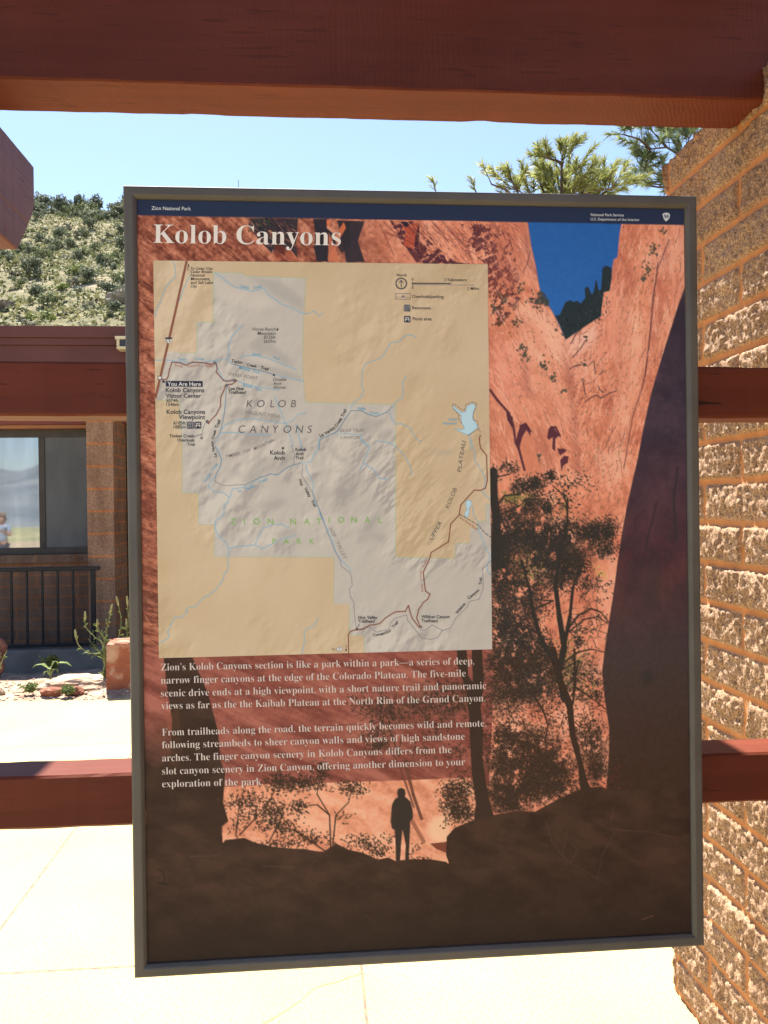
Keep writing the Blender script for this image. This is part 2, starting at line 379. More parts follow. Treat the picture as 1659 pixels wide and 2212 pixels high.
def pine(name, label, base, top, branches, seed, mat, shoot=0.16, nl=0.12, den=5, bare_x=-99):
    rg = random.Random(seed); root = empty(name, base, label, 'tree'); tr = MB(); cr = MB()
    tr.tube([base, base.lerp(top, .5)+Vector((.05, .04, 0)), top], [0.13, 0.09, 0.02], 8)
    low = []
    for k in range(26):
        t_ = 0.16+0.70*k/26; a_ = 2.4*k; c_ = base.lerp(top, t_); L_ = 1.25-0.75*t_
        d_ = Vector((math.cos(a_), math.sin(a_), 0)); low.append([c_, c_+d_*L_*.55+Vector((0, 0, .08)), c_+d_*L_+Vector((0, 0, .22))])
    for br in list(branches)+low:
        P = [Vector(p) for p in br]; n = len(P); bare = P[-1].x < bare_x and P[-1].z > 3.3
        r0 = 0.006+0.0022*n
        tr.tube(P, [r0*(1-0.8*i/(n-1)) for i in range(n)], 5)
        for i in range(n-1):
            seg = P[i+1]-P[i]; m_ = max(2, int(seg.length/0.11*den/3))
            if bare: continue
            for j in range(m_):
                t = (j+rg.random())/m_
                if i == 0 and t < 0.35: continue
                q = P[i].lerp(P[i+1], t); sd = seg.normalized()*0.35+Vector((rg.gauss(0, .6), rg.gauss(0, .6), rg.uniform(0.05, 1.0)))
                sd.normalize(); L = shoot*rg.uniform(0.6, 1.6); e = q+sd*L
                tr.tube([q, e], [0.0045, 0.003], 4, False)
                needles(cr, q.lerp(e, .3), sd, L*0.8, rg, 60, nl)
        needles(cr, P[-1]-(P[-1]-P[-2]).normalized()*0.08, P[-1]-P[-2], 0.14, rg, 50, nl)
    tr.build('trunk', BARK, root); cr.build('crown', mat, root)
Yp = 6.9
def B(*pp): return [pix(x, y, Yp+dy) for x, y, dy in pp]
base = Vector((pix(1205, 900, Yp).x, Yp, 0)); top = pix(1212, 420, Yp)
pine('pine_tree', 'young pine whose upright shoots show above the sign', base, top, [
    B((1205, 520, 0), (1130, 440, -.1), (1090, 408, -.15), (1062, 398, -.2), (1048, 368, -.2)),
    B((1205, 500, 0), (1120, 420, 0), (1106, 392, 0), (1100, 372, 0)),
    B((1210, 480, 0), (1213, 405, 0), (1213, 365, 0), (1215, 340, .02), (1218, 318, .02)),
    B((1213, 352, 0), (1200, 346, 0), (1176, 340, 0), (1170, 330, 0)),
    B((1213, 345, .03), (1228, 335, .03), (1232, 322, .03)),
    B((1205, 500, .2), (1180, 430, .3), (1168, 400, .3), (1165, 380, .3)),
    B((1210, 470, -.1), (1240, 410, -.2), (1243, 385, -.2), (1244, 360, -.2)),
    B((1210, 490, .1), (1270, 420, .2), (1280, 395, .2), (1283, 362, .2)),
    B((1210, 490, 0), (1290, 430, -.1), (1315, 405, -.1), (1322, 372, -.1)),
    B((1205, 480, .4), (1150, 425, .4), (1140, 405, .4), (1136, 390, .4)),
    B((1205, 480, .4), (1225, 425, .5), (1230, 400, .5), (1262, 392, .5)),
    B((1200, 520, 0), (1040, 440, 0), (1028, 415, 0), (1024, 402, 0)),
    B((1200, 520, 0), (960, 450, 0), (942, 418, 0), (938, 402, 0)),
    B((1210, 470, 0), (1200, 410, .2), (1190, 395, .2), (1188, 372, .2)),
    B((1210, 490, 0), (1310, 420, .3), (1345, 410, .3), (1352, 398, .3)),
    B((1210, 480, .1), (1255, 430, .1), (1262, 405, .1), (1268, 385, .1)),
    B((1205, 500, .2), (1150, 430, .25), (1120, 412, .25), (1095, 405, .25)), B((1205, 500, -.2), (1250, 425, -.25), (1290, 412, -.25), (1335, 408, -.25)), B((1205, 500, .3), (1190, 420, .35), (1180, 405, .35), (1172, 392, .35)), B((1205, 500, .3), (1215, 415, .35), (1222, 395, .35), (1228, 375, .35)), B((1205, 500, 0), (1300, 425, .1), (1305, 400, .1), (1303, 385, .1)),
], 3, NEED, 0.15, 0.085, 5.5, pix(1040, 400, 6.9).x)
Yp = 8.2
base = Vector((pix(1690, 900, Yp).x, Yp, 0)); top = pix(1690, 40, Yp)
pine('pine_tree', 'larger pine with drooping dark tufts beside the block wall', base, top, [
    B((1690, 560, 0), (1500, 440, 0), (1470, 400, 0), (1440, 380, 0), (1410, 352, 0)),
    B((1500, 430, 0), (1480, 370, 0), (1476, 335, 0), (1488, 300, 0), (1500, 280, 0)),
    B((1478, 340, 0), (1440, 318, 0), (1405, 322, 0), (1370, 310, 0)),
    B((1440, 318, 0), (1420, 295, .1), (1405, 280, .1), (1372, 272, .1)),
    B((1405, 322, 0), (1380, 300, -.1), (1345, 290, -.1), (1328, 290, -.1)),
    B((1690, 420, .3), (1510, 290, .3), (1470, 270, .3), (1440, 265, .3)),
    B((1470, 400, 0), (1430, 405, .1), (1390, 400, .1), (1372, 385, .1)),
    B((1690, 300, .2), (1500, 250, .2), (1460, 240, .2), (1420, 245, .2)),
    B((1440, 380, 0), (1400, 372, .2), (1378, 350, .2), (1372, 335, .2)),
    B((1500, 440, 0), (1450, 415, -.2), (1425, 400, -.2), (1404, 392, -.2)),
    B((1476, 335, 0), (1452, 300, .2), (1440, 290, .2), (1432, 280, .2)),
    B((1405, 322, 0), (1398, 345, .1), (1395, 362, .1), (1392, 372, .1)),
], 9, NEEDB, 0.15, 0.11, 4.5)

# ------------------------------------------------------------------ visitor building
PAINT = simple_mat('maroon_fascia', (0.085, 0.030, 0.029, 1), (0.105, 0.038, 0.036, 1), 2, 0.6, 0.1, 0.002)
PAINTD = simple_mat('maroon_trim', (0.155, 0.045, 0.035, 1), (0.185, 0.055, 0.042, 1), 3, 0.65, 0.1, 0.002)
def brick_mat(name, bw, bh, offs, c1, c2, mc, axis='XZ', mort=0.017):
    m, nt, b = new_mat(name); t = nt.nodes.new('ShaderNodeTexCoord'); s = nt.nodes.new('ShaderNodeSeparateXYZ'); nt.links.new(t.outputs['Object'], s.inputs[0])
    c = nt.nodes.new('ShaderNodeCombineXYZ')
    if axis == 'XYZ':
        a = nt.nodes.new('ShaderNodeMath'); a.operation = 'ADD'; nt.links.new(s.outputs[0], a.inputs[0]); nt.links.new(s.outputs[1], a.inputs[1]); nt.links.new(a.outputs[0], c.inputs[0])
    else: nt.links.new(s.outputs[0], c.inputs[0])
    nt.links.new(s.outputs[2], c.inputs[1])
    br = nt.nodes.new('ShaderNodeTexBrick'); br.offset = offs; br.inputs['Scale'].default_value = 1; br.inputs['Brick Width'].default_value = bw; br.inputs['Row Height'].default_value = bh
    br.inputs['Mortar Size'].default_value = mort/2; br.inputs['Mortar Smooth'].default_value = 0.2
    br.inputs['Color1'].default_value = c1; br.inputs['Color2'].default_value = c2; br.inputs['Mortar'].default_value = mc
    nt.links.new(c.outputs[0], br.inputs['Vector'])
    v = coords(nt); sp = ramp(nt, noise_tex(nt, v, 90, 3, 0.7), [(0.35, (0.6, 0.55, 0.52, 1)), (0.65, (1.25, 1.2, 1.15, 1))])
    st = ramp(nt, noise_tex(nt, coords(nt, (5, 5, 1.2)), 1.6, 3), [(0.3, (0.72, 0.68, 0.66, 1)), (0.65, (1.1, 1.1, 1.1, 1))])
    k = mixc(nt, 1, br.outputs['Color'], sp, 'MULTIPLY'); k = mixc(nt, 1, k, st, 'MULTIPLY')
    nt.links.new(k, b.inputs['Base Color']); b.inputs['Roughness'].default_value = 0.9; b.inputs['Specular IOR Level'].default_value = 0.15
    bump(nt, b, mixc(nt, 0.5, br.outputs['Fac'], noise_tex(nt, v, 120, 3)), 0.4, 0.004)
    return m
BRICKW = brick_mat('brown_block', 0.448, 0.1215, 0.5, (0.20, 0.13, 0.095, 1), (0.24, 0.155, 0.11, 1), (0.36, 0.16, 0.075, 1))
BRICKC = brick_mat('column_block', 0.70, 0.2402, 0.0, (0.29, 0.19, 0.13, 1), (0.33, 0.215, 0.15, 1), (0.50, 0.21, 0.09, 1), 'XYZ', 0.026)
BRICKR = brick_mat('return_block', 0.224, 0.1201, 0.5, (0.27, 0.175, 0.115, 1), (0.31, 0.20, 0.135, 1), (0.50, 0.21, 0.09, 1), 'XYZ', 0.022)
Z = lambda z: z+EYE
bld = empty('visitor_building', (-4.5, 9, 0), 'low brown block building with flat maroon roof and window behind black railing', 'building')
r = MB()
r.box(-14, 6, 8.0, 15, Z(1.62), Z(1.728)); r.box(-14, 6, 8.025, 14.97, Z(1.555), Z(1.62)); r.box(-14, 6, 8.05, 14.95, Z(1.33), Z(1.555))
r.build('roof', PAINT, bld, bevel=0.004)
wl = MB()
wl.box(-9, -2.16, 8.62, 8.86, -0.16, Z(-0.475)); wl.box(-1.9, 4, 8.62, 8.86, -0.16, Z(1.33)); wl.box(-9, -2.16, 8.70, 8.86, Z(0.88), Z(1.33))
wl.build('wall', BRICKW, bld)
s_ = MB(); s_.box(-9, -2.17, 8.585, 8.84, Z(-0.515), Z(-0.435)); s_.build('window_ledge', BRICKW, bld)
cl = MB(); cl.box(-2.165, -1.915, 8.12, 8.86, -0.16, Z(1.33)); cl.build('column', BRICKC, bld, bevel=0.006)
cr_ = MB(); cr_.box(-1.9145, -1.909, 8.16, 8.62, -0.16, Z(1.33)); cr_.build('wall_return', BRICKR, bld)
hd = MB(); hd.box(-9, -2.166, 8.52, 8.70, Z(0.86), Z(1.33)); hd.box(-1.914, 4, 8.52, 8.617, Z(0.86), Z(1.33)); hd.build('header_beam', PAINTD, bld, bevel=0.004)
hb = MB(); hb.box(-9, -2.166, 8.55, 8.66, Z(0.825), Z(0.858)); hb.build('header_trim', simple_mat('tan_trim', (0.30, 0.13, 0.06, 1), (0.36, 0.16, 0.075, 1), 5, 0.7, 0.1), bld)
FR = simple_mat('dark_bronze_frame', (0.05, 0.042, 0.035, 1), (0.065, 0.056, 0.046, 1), 6, 0.5, 0.05)
wn = MB()
YW = 8.66
wn.box(-9, -2.166, YW, YW+0.06, Z(0.745), Z(0.825)); wn.box(-9, -2.166, YW, YW+0.06, Z(-0.435), Z(-0.365))
for xa, xb in ((-2.78, -2.72), (-2.205, -2.166), (-4.06, -4.0), (-5.3, -5.24)): wn.box(xa, xb, YW, YW+0.06, Z(-0.365), Z(0.745))
win = wn.build('window', FR, bld, bevel=0.003)
m, nt1, b = new_mat('reflective_glass'); b.inputs['Base Color'].default_value = (0.15, 0.155, 0.16, 1); b.inputs['Roughness'].default_value = 0.02
gl = nt1.nodes.new('ShaderNodeBsdfGlossy'); gl.inputs['Roughness'].default_value = 0.025; gl.inputs['Color'].default_value = (0.92, 0.95, 1, 1)
mx = nt1.nodes.new('ShaderNodeMixShader'); mx.inputs[0].default_value = 0.42; nt1.links.new(ramp(nt1, noise_tex(nt1, coords(nt1, (9, 9, 0.5)), 1.0, 4), [(0.3, (0.20, 0.20, 0.20, 1)), (0.7, (0.33, 0.33, 0.33, 1))]), mx.inputs[0]); nt1.links.new(b.outputs[0], mx.inputs[1]); nt1.links.new(gl.outputs[0], mx.inputs[2]); nt1.links.new(mx.outputs[0], nt1.nodes['Material Output'].inputs[0])
GLASS = m
for xa, xb in ((-4.0, -2.78), (-5.24, -4.06)):
    g = MB(); g.box(xa, xb, YW+0.02, YW+0.032, Z(-0.365), Z(0.745)); g.build('pane', GLASS, win)
m, nt1, b = new_mat('insect_screen'); v = coords(nt1)
nt1.links.new(ramp(nt1, noise_tex(nt1, coords(nt1, (1, 1, 0.3)), 6, 4), [(0.3, (0.085, 0.09, 0.095, 1)), (0.7, (0.125, 0.13, 0.135, 1))]), b.inputs['Base Color']); b.inputs['Roughness'].default_value = 0.6
bump(nt1, b, noise_tex(nt1, v, 300, 2), 0.3, 0.001)
g = MB(); g.box(-2.72, -2.205, YW+0.012, YW+0.024, Z(-0.365), Z(0.745)); sc_o = g.build('insect_screen', m, win)
# roof-edge flood light
LX, LZ = pix(252.5, 740, 7.90).x+0.06, pix(252.5, 741, 7.90).z+0.003
fl = empty('flood_light', (LX, 7.97, LZ), 'cream wall flood light with dark lens on the maroon fascia', 'lamp')
CREAM = simple_mat('cream_plastic', (0.50, 0.44, 0.30, 1), (0.58, 0.52, 0.37, 1), 10, 0.5, 0.1, 0.001)
h = MB()
for (xa, xb, za, zb) in ((-0.075, 0.075, 0.03, 0.058), (-0.06, 0.06, -0.062, -0.035), (-0.06, -0.034, -0.035, 0.03), (0.034, 0.06, -0.035, 0.03)): h.box(LX+xa, LX+xb, 7.88, 8.018, LZ+za, LZ+zb)
h.box(LX-0.03, LX+0.03, 8.0, 8.04, LZ-0.03, LZ+0.03)
h.build('housing', CREAM, fl, bevel=0.006)
l = MB(); l.box(LX-0.034, LX+0.034, 7.895, 7.99, LZ-0.035, LZ+0.03); l.build('lens', simple_mat('dark_lens', (0.02, 0.02, 0.022, 1), (0.05, 0.05, 0.055, 1), 20, 0.15, 0), fl)
a = MB(); a.tube([(pix(515.5, 470, 10).x, 10, Z(1.7)), tuple(pix(515, 389, 10))], [0.005, 0.004], 6)
tag(a.build('antenna', simple_mat('grey_steel', (0.2, 0.2, 0.2, 1), (0.3, 0.3, 0.3, 1), 10, 0.4, 0)), 'thin grey rod antenna rising above the sign top', 'antenna')
# kerb and railing
kb = MB(); kb.box(-9, -1.55, 7.86, 8.10, -0.16, 0.172)
kerb_o = tag(kb.build('kerb', simple_mat('grey_concrete', (0.15, 0.135, 0.115, 1), (0.22, 0.20, 0.175, 1), 5, 0.9, 0.4, 0.004), bevel=0.01), 'low grey concrete kerb under the black railing', 'kerb')
BLK = simple_mat('black_steel', (0.010, 0.010, 0.012, 1), (0.02, 0.02, 0.022, 1), 20, 0.45, 0.05, 0.001)
rl = empty('railing', (-3.5, 7.97, 0.172), 'black steel railing with thin balusters before the building wall', 'railing')
t = MB(); t.box(-8, -2.015, 7.945, 7.99, Z(-0.555), Z(-0.520)); t.build('top_rail', BLK, rl, bevel=0.006)
t = MB(); t.box(-8, -2.06, 7.955, 7.98, Z(-1.262), Z(-1.232)); t.build('bottom_rail', BLK, rl, bevel=0.004)
t = MB(); t.box(-2.10, -2.06, 7.948, 7.988, 0.172, Z(-0.556)); t.build('post', BLK, rl, bevel=0.004)
for k in range(26):
    x = -2.262-0.139*k
    t = MB(); t.box(x-0.009, x+0.009, 7.959, 7.977, Z(-1.231), Z(-0.556)); t.build('baluster', BLK, rl)

def deepen(o, k):
    """move a finished thing straight away from the viewer's standpoint, growing it to keep its proportions"""
    for ob in [o]+list(o.children_recursive):
        if ob.type == 'MESH':
            for v_ in ob.data.vertices: v_.co = Vector((v_.co.x*k, v_.co.y*k, EYE+(v_.co.z-EYE)*k))
    if o.type == 'EMPTY':
        o.location = (o.location.x*k, o.location.y*k, EYE+(o.location.z-EYE)*k)
        for ch in o.children: ch.matrix_parent_inverse = Matrix.Translation(o.location).inverted()
for o in (bld, fl, kerb_o, rl): deepen(o, 1.12)
# ------------------------------------------------------------------ things in the bed
REDR = simple_mat('red_sandstone', (0.19, 0.075, 0.05, 1), (0.36, 0.17, 0.115, 1), 4, 0.9, 0.6, 0.02, 0.15, detail=8)
m, nt1, b = new_mat('mottled_sandstone'); v = coords(nt1)
c = ramp(nt1, noise_tex(nt1, v, 1.7, 4, 0.55), [(0.40, (0.25, 0.08, 0.045, 1)), (0.52, (0.29, 0.10, 0.06, 1)), (0.58, (0.38, 0.20, 0.14, 1)), (0.7, (0.42, 0.27, 0.20, 1))])
nt1.links.new(c, b.inputs['Base Color']); b.inputs['Roughness'].default_value = 0.9; bump(nt1, b, noise_tex(nt1, v, 8, 6), 0.6, 0.03); MOTT = m
PALER = simple_mat('pale_sandstone', (0.40, 0.28, 0.20, 1), (0.52, 0.42, 0.32, 1), 5, 0.9, 0.6, 0.015, 0.15, detail=7)
o = link('boulder', rock_mesh(11, 4, 0.22), REDR, smooth=True); o.location = (-3.06, 7.45, 0.17); o.scale = (0.37, 0.26, 0.30); tag(o, 'rounded red boulder at the left end of the planting bed', 'rock')
o = link('sandstone_block', rock_mesh(14, 5, 0.07, 0.93), MOTT); o.location = (-1.475, 6.83, 0.20); o.scale = (0.20, 0.13, 0.205); o.rotation_euler.z = 0.12; tag(o, 'squared red sandstone block with pale blotches standing beside the sign', 'rock')
o = link('flat_rock', rock_mesh(17, 4, 0.25, 0.2), PALER); o.location = (-1.93, 6.95, 0.035); o.scale = (0.30, 0.17, 0.075); o.rotation_euler.z = 0.2; tag(o, 'flat pale sandstone slab lying beside the red block', 'rock')
for i, (x, y, s, lab) in enumerate([(-2.08, 6.68, 0.06, 'small orange stone in front of the flat slab'), (-1.90, 6.69, 0.055, 'small brown stone left of the red block'), (-2.55, 6.75, 0.07, 'small pale stone in front of the grey bush')]):
    o = link('stone', rock_mesh(21+i, 3, 0.25, 0.3), (MOTT, REDR, PALER)[i]); o.location = (x, y, 0.04); o.scale = (s*1.3, s, s*0.6); tag(o, lab, 'rock')
mb = MB(); rg = random.Random(2)
ico = bmesh.new(); bmesh.ops.create_icosphere(ico, subdivisions=1, radius=1); iv = [v.co.copy() for v in ico.verts]; ifc = [[v.index for v in f.verts] for f in ico.faces]; ico.free()
for i in range(900):
    x = rg.uniform(-3.6, -1.2); y = bed_edge(x)+0.01+abs(rg.gauss(0, 0.42)); s = rg.uniform(0.003, 0.012)*(1 if rg.random() > .06 else 1.9)
    if y > 7.8: continue
    z = bedz(x, y); rt = Matrix.Rotation(rg.uniform(0, 6.28), 3, 'Z'); k = Vector((rg.uniform(.8, 1.5), rg.uniform(.7, 1.2), rg.uniform(.5, .8)))*s
    mb.add([rt @ Vector((v.x*k.x, v.y*k.y, v.z*k.z))+Vector((x, y, z+s*0.3)) for v in iv], ifc)
tag(mb.build('gravel', simple_mat('pebbles', (0.24, 0.15, 0.11, 1), (0.52, 0.44, 0.36, 1), 22, 0.9, 0)), kind='stuff')
LEAFG = leaf_mat('grey_green_leaf', (0.13, 0.17, 0.065, 1), (0.27, 0.30, 0.15, 1), 20, 0.6, 0.3)
LEAFD = leaf_mat('green_leaf', (0.10, 0.15, 0.05, 1), (0.22, 0.28, 0.11, 1), 20, 0.5, 0.3)
STEM = simple_mat('green_stem', (0.14, 0.17, 0.06, 1), (0.24, 0.25, 0.11, 1), 20, 0.7, 0)
def stemmed(label, base, stems, seed, leafmat=LEAFD, ll=0.07, nleaf=22, r=0.0055, bud=True):
    rg = random.Random(seed); root = empty('flowering_plant', base, label, 'plant'); st = MB(); lf = MB(); bd = MB()
    for P in stems:
        P = [Vector(p) for p in P]; n = len(P)
        Q = []
        for i in range(n-1):
            for t in (0, .33, .66): 
                p0 = P[max(i-1, 0)]; p1 = P[i]; p2 = P[i+1]; p3 = P[min(i+2, n-1)]
                Q.append(0.5*((2*p1)+(-p0+p2)*t+(2*p0-5*p1+4*p2-p3)*t*t+(-p0+3*p1-3*p2+p3)*t**3))
        Q.append(P[-1])
        st.tube(Q, [r*(1-0.45*i/len(Q)) for i in range(len(Q))], 5)
        for k in range(nleaf):
            t = rg.random()**0.9*(len(Q)-2); i = int(t); q = Q[i].lerp(Q[i+1], t-i); d = (Q[i+1]-Q[i]).normalized()
            out = d.orthogonal().normalized(); out = Matrix.Rotation(rg.uniform(0, 6.28), 3, d) @ out
            v1 = (out*0.8+d*rg.uniform(.5, 1.2)).normalized(); L = ll*rg.uniform(.5, 1.3)*(1-0.6*t/len(Q)); s = v1.cross(d).normalized()*L*0.09
            mid = q+v1*L*.55+Vector((0, 0, .01)); tip = q+v1*L+Vector((0, 0, -.012*rg.random()))
            lf.add([q-s*.5, q+s*.5, mid+s, tip, mid-s], [(0, 1, 2, 3, 4)])
        if bud:
            e = Q[-1]; d = (Q[-1]-Q[-2]).normalized(); bd.tube([e-d*0.05, e-d*0.02, e+d*0.02, e+d*0.035], [r*0.8, r*2.0, r*1.7, r*0.8], 6)
    st.build('stem', STEM, root); lf.build('foliage', leafmat, root)
    if bud: bd.build('flower_bud', simple_mat('bud', (0.22, 0.24, 0.10, 1), (0.40, 0.36, 0.19, 1), 60, 0.7, 0), root)
D3 = lambda x, y, Y: pix((x/2.7643)*.54004, (2050+y/2.7643)*.54004, Y)
b0 = Vector((D3(1160, 1700, 6.95).x, 6.95, 0.05))
q = lambda *a: [b0]+[D3(x, y, 6.95+dy) for x, y, dy in a]
stemmed('tall wispy green plant with bud-tipped stems behind the red block', b0, [
    q((1140, 1580, 0), (1000, 1560, -.05), (870, 1470, -.1), (835, 1340, -.1)), q((1150, 1480, 0), (1040, 1370, 0), (950, 1270, 0), (940, 1140, 0)),
    q((1160, 1450, .05), (1120, 1350, .05), (1080, 1290, .05), (1075, 1230, .05)), q((1150, 1480, .1), (1170, 1360, .1), (1200, 1200, .1), (1230, 1060, .1)),
    q((1200, 1500, .1), (1300, 1420, .15), (1340, 1200, .2), (1296, 970, .2)), q((1240, 1520, .1), (1390, 1420, .15), (1420, 1200, .2), (1407, 970, .2)),
    q((1230, 1540, .15), (1370, 1480, .2), (1400, 1350, .2), (1398, 1220, .2)), q((1240, 1540, .1), (1420, 1480, .1), (1450, 1380, .1), (1470, 1300, .1))], 4, nleaf=26)
def bush(label, base, n, hgt, spread, seed, mat, ll=0.045):
    rg = random.Random(seed); st = []
    for k in range(n):
        a = rg.uniform(0, 6.28); s = spread*rg.uniform(.2, 1); h_ = hgt*rg.uniform(.6, 1.0)
        st.append([base, base+Vector((math.cos(a)*s*.4, math.sin(a)*s*.3, h_*.45)), base+Vector((math.cos(a)*s, math.sin(a)*s*.7, h_))])
    stemmed(label, base, st, seed, mat, ll, 48, 0.004, False)
bush('pale grey-green bushy plant before the red boulder', Vector((-2.60, 6.84, 0.03)), 26, 0.33, 0.17, 6, LEAFG)
bush('dusty plant at the bed edge by the left frame edge', Vector((-2.80, 6.86, 0.03)), 10, 0.5, 0.1, 16, LEAFG)
bush('dark leafy weed growing in the shade behind the flat rock', Vector((-1.78, 7.4, 0.05)), 18, 0.30, 0.28, 8, LEAFD, 0.06)
bush('small weed growing at the foot of the kerb', Vector((-2.32, 7.55, 0.05)), 8, 0.16, 0.14, 9, LEAFD, 0.06)
for i, (x, y, n, lab) in enumerate([(-2.63, 6.6, 9, 'tiny green sprout at the left bed edge'), (-1.93, 6.62, 8, 'yellow-green sprout near the pavement'), (-2.25, 6.72, 8, 'low green sprout between the stones')]):
    bush(lab, Vector((x, y, 0.03)), n, 0.08, 0.09, 30+i, LEAFD, 0.05)
# broad-leaved seedling
bl = Vector((-2.19, 7.05, 0.05)); root = empty('seedling', bl, 'broad-leaved green seedling in the middle of the bed', 'plant'); lf = MB()
for k, (an, L, up) in enumerate([(3.0, .16, .17), (.1, .17, .19), (-1.6, .10, .12), (1.2, .12, .2), (2.4, .10, .06), (-.6, .09, .1)]):
    d = Vector((math.cos(an), math.sin(an)*.6, 0)); s = Vector((-d.y, d.x, 0))*L*.22; p = bl+Vector((0, 0, up*.55))
    R_ = [p, p+d*L*.4+Vector((0, 0, .05)), p+d*L*.75+Vector((0, 0, .045)), p+d*L+Vector((0, 0, .01))]
    lf.add([R_[0], R_[1]-s, R_[1], R_[1]+s, R_[2]-s*.8, R_[2], R_[2]+s*.8, R_[3]], [(0, 2, 1), (0, 3, 2), (1, 2, 5, 4), (2, 3, 6, 5), (4, 5, 7), (5, 6, 7)])
lf.build('leaf', LEAFD, root); st = MB(); st.tube([bl-Vector((0, 0, .03)), bl+Vector((0, 0, .12))], .008, 6); st.build('stem', STEM, root)

# ------------------------------------------------------------------ a visitor seen mirrored in the window
def skin_body(name, verts, edges, rads, mat, parent, sub=2):
    bm = bmesh.new(); lay = bm.verts.layers.skin.verify(); vs = []
    for i, (p, r_) in enumerate(zip(verts, rads)):
        v_ = bm.verts.new(p); v_[lay].radius = (r_, r_) if not hasattr(r_, '__len__') else r_; v_[lay].use_root = (i == 0); vs.append(v_)
    for a, b_ in edges: bm.edges.new((vs[a], vs[b_]))
    me = bpy.data.meshes.new(name); bm.to_mesh(me); bm.free()
    o = link(name, me, mat, parent)
    o.modifiers.new('Skin', 'SKIN'); sb = o.modifiers.new('Subdivision', 'SUBSURF'); sb.levels = sub; sb.render_levels = sub
    return o
PB = Vector((-7.42, -1.0, 0.0)); per = empty('person', PB, 'person in light blue top holding up a small camera, mirrored in the window', 'person')
def V_(x, y, z): return PB+Vector((x, y, z))
SKIN = simple_mat('skin', (0.42, 0.24, 0.17, 1), (0.48, 0.29, 0.21, 1), 10, 0.6, 0); SHIRT = simple_mat('light_blue_cloth', (0.26, 0.34, 0.50, 1), (0.32, 0.40, 0.56, 1), 14, 0.9, 0.2)
HAIR = simple_mat('brown_hair', (0.16, 0.10, 0.055, 1), (0.26, 0.17, 0.10, 1), 30, 0.6, 0.3); TROUS = simple_mat('blue_trousers', (0.05, 0.06, 0.12, 1), (0.08, 0.10, 0.17, 1), 20, 0.9, 0.2)
vb = [V_(0, 0, .72), V_(0, 0, .86), V_(0, .01, 1.02), V_(0, 0, 1.10), V_(0, .01, 1.16), V_(0, .015, 1.24), V_(0, .015, 1.32)]
rb = [(.125, .085), (.105, .075), (.12, .08), (.085, .06), .042, (.072, .085), (.062, .075)]
eb = [(i, i+1) for i in range(6)]
for sx in (-1, 1):
    n0 = len(vb); vb += [V_(.14*sx, 0, 1.08), V_(.20*sx, .03, .88), V_(.09*sx, .20, .98), V_(.05*sx, .25, 1.01)]; rb += [.05, .038, .030, .028]; eb += [(3, n0), (n0, n0+1), (n0+1, n0+2), (n0+2, n0+3)]
    for k, (dx, dz) in enumerate(((-.014, .045), (0, .04), (.012, .03), (.02, .015), (-.03, .0))):
        m0 = len(vb); vb += [V_(.05*sx+dx*.6*sx, .27, 1.01+dz*.5), V_(.035*sx+dx*sx, .285, 1.01+dz)]; rb += [.010, .008]; eb += [(n0+3, m0), (m0, m0+1)]
    n1 = len(vb); vb += [V_(.075*sx, 0, .66), V_(.085*sx, .01, .38), V_(.085*sx, -.01, .07), V_(.09*sx, .09, .035)]; rb += [.075, .052, .036, .032]; eb += [(0, n1), (n1, n1+1), (n1+1, n1+2), (n1+2, n1+3)]
skin_body('body', vb, eb, rb, SKIN, per)
vs_ = [V_(0, 0, .70), V_(0, 0, .86), V_(0, .01, 1.02), V_(0, 0, 1.11)]; rs_ = [(.138, .098), (.118, .088), (.133, .093), (.10, .068)]; es_ = [(0, 1), (1, 2), (2, 3)]
for sx in (-1, 1):
    n0 = len(vs_); vs_ += [V_(.14*sx, 0, 1.085), V_(.185*sx, .015, .94)]; rs_ += [.058, .05]; es_ += [(3, n0), (n0, n0+1)]
skin_body('shirt', vs_, es_, rs_, SHIRT, per)
vt = [V_(0, 0, .72)]; rt_ = [(.13, .095)]; et = []
for sx in (-1, 1):
    n0 = len(vt); vt += [V_(.075*sx, 0, .64), V_(.085*sx, .01, .38), V_(.085*sx, -.01, .09)]; rt_ += [.085, .062, .05]; et += [(0, n0), (n0, n0+1), (n0+1, n0+2)]
skin_body('trousers', vt, et, rt_, TROUS, per)
skin_body('hair', [V_(0, -.02, 1.32), V_(0, -.045, 1.26), V_(0, -.05, 1.15), V_(0, .0, 1.365)], [(0, 1), (1, 2), (0, 3)], [(.082, .075), (.08, .06), (.06, .035), (.06, .055)], HAIR, per)
fe = MB()
for sx in (-1, 1): fe.box(PB.x+sx*.03-.012, PB.x+sx*.03+.012, PB.y+.083, PB.y+.096, 1.255, 1.268)
fe.box(PB.x-.022, PB.x+.022, PB.y+.080, PB.y+.092, 1.185, 1.196); fe.build('face_features', HAIR, per, bevel=.003)
no = MB(); no.add([V_(-.012, .085, 1.215), V_(.012, .085, 1.215), V_(0, .112, 1.218), V_(0, .088, 1.255)], [(0, 1, 2), (1, 3, 2), (3, 0, 2), (0, 3, 1)]); no.build('nose', SKIN, per)
cmr = MB(); cmr.box(PB.x-.048, PB.x+.048, PB.y+.265, PB.y+.290, .995, 1.06); cmr.tube([V_(0, .29, 1.027), V_(0, .312, 1.027)], [.022, .02], 12)
tag(cmr.build('camera_device', simple_mat('silver_case', (0.35, 0.35, 0.36, 1), (0.45, 0.45, 0.46, 1), 20, 0.3, 0), bevel=.003), 'small silver camera held in front of the mirrored person', 'camera')

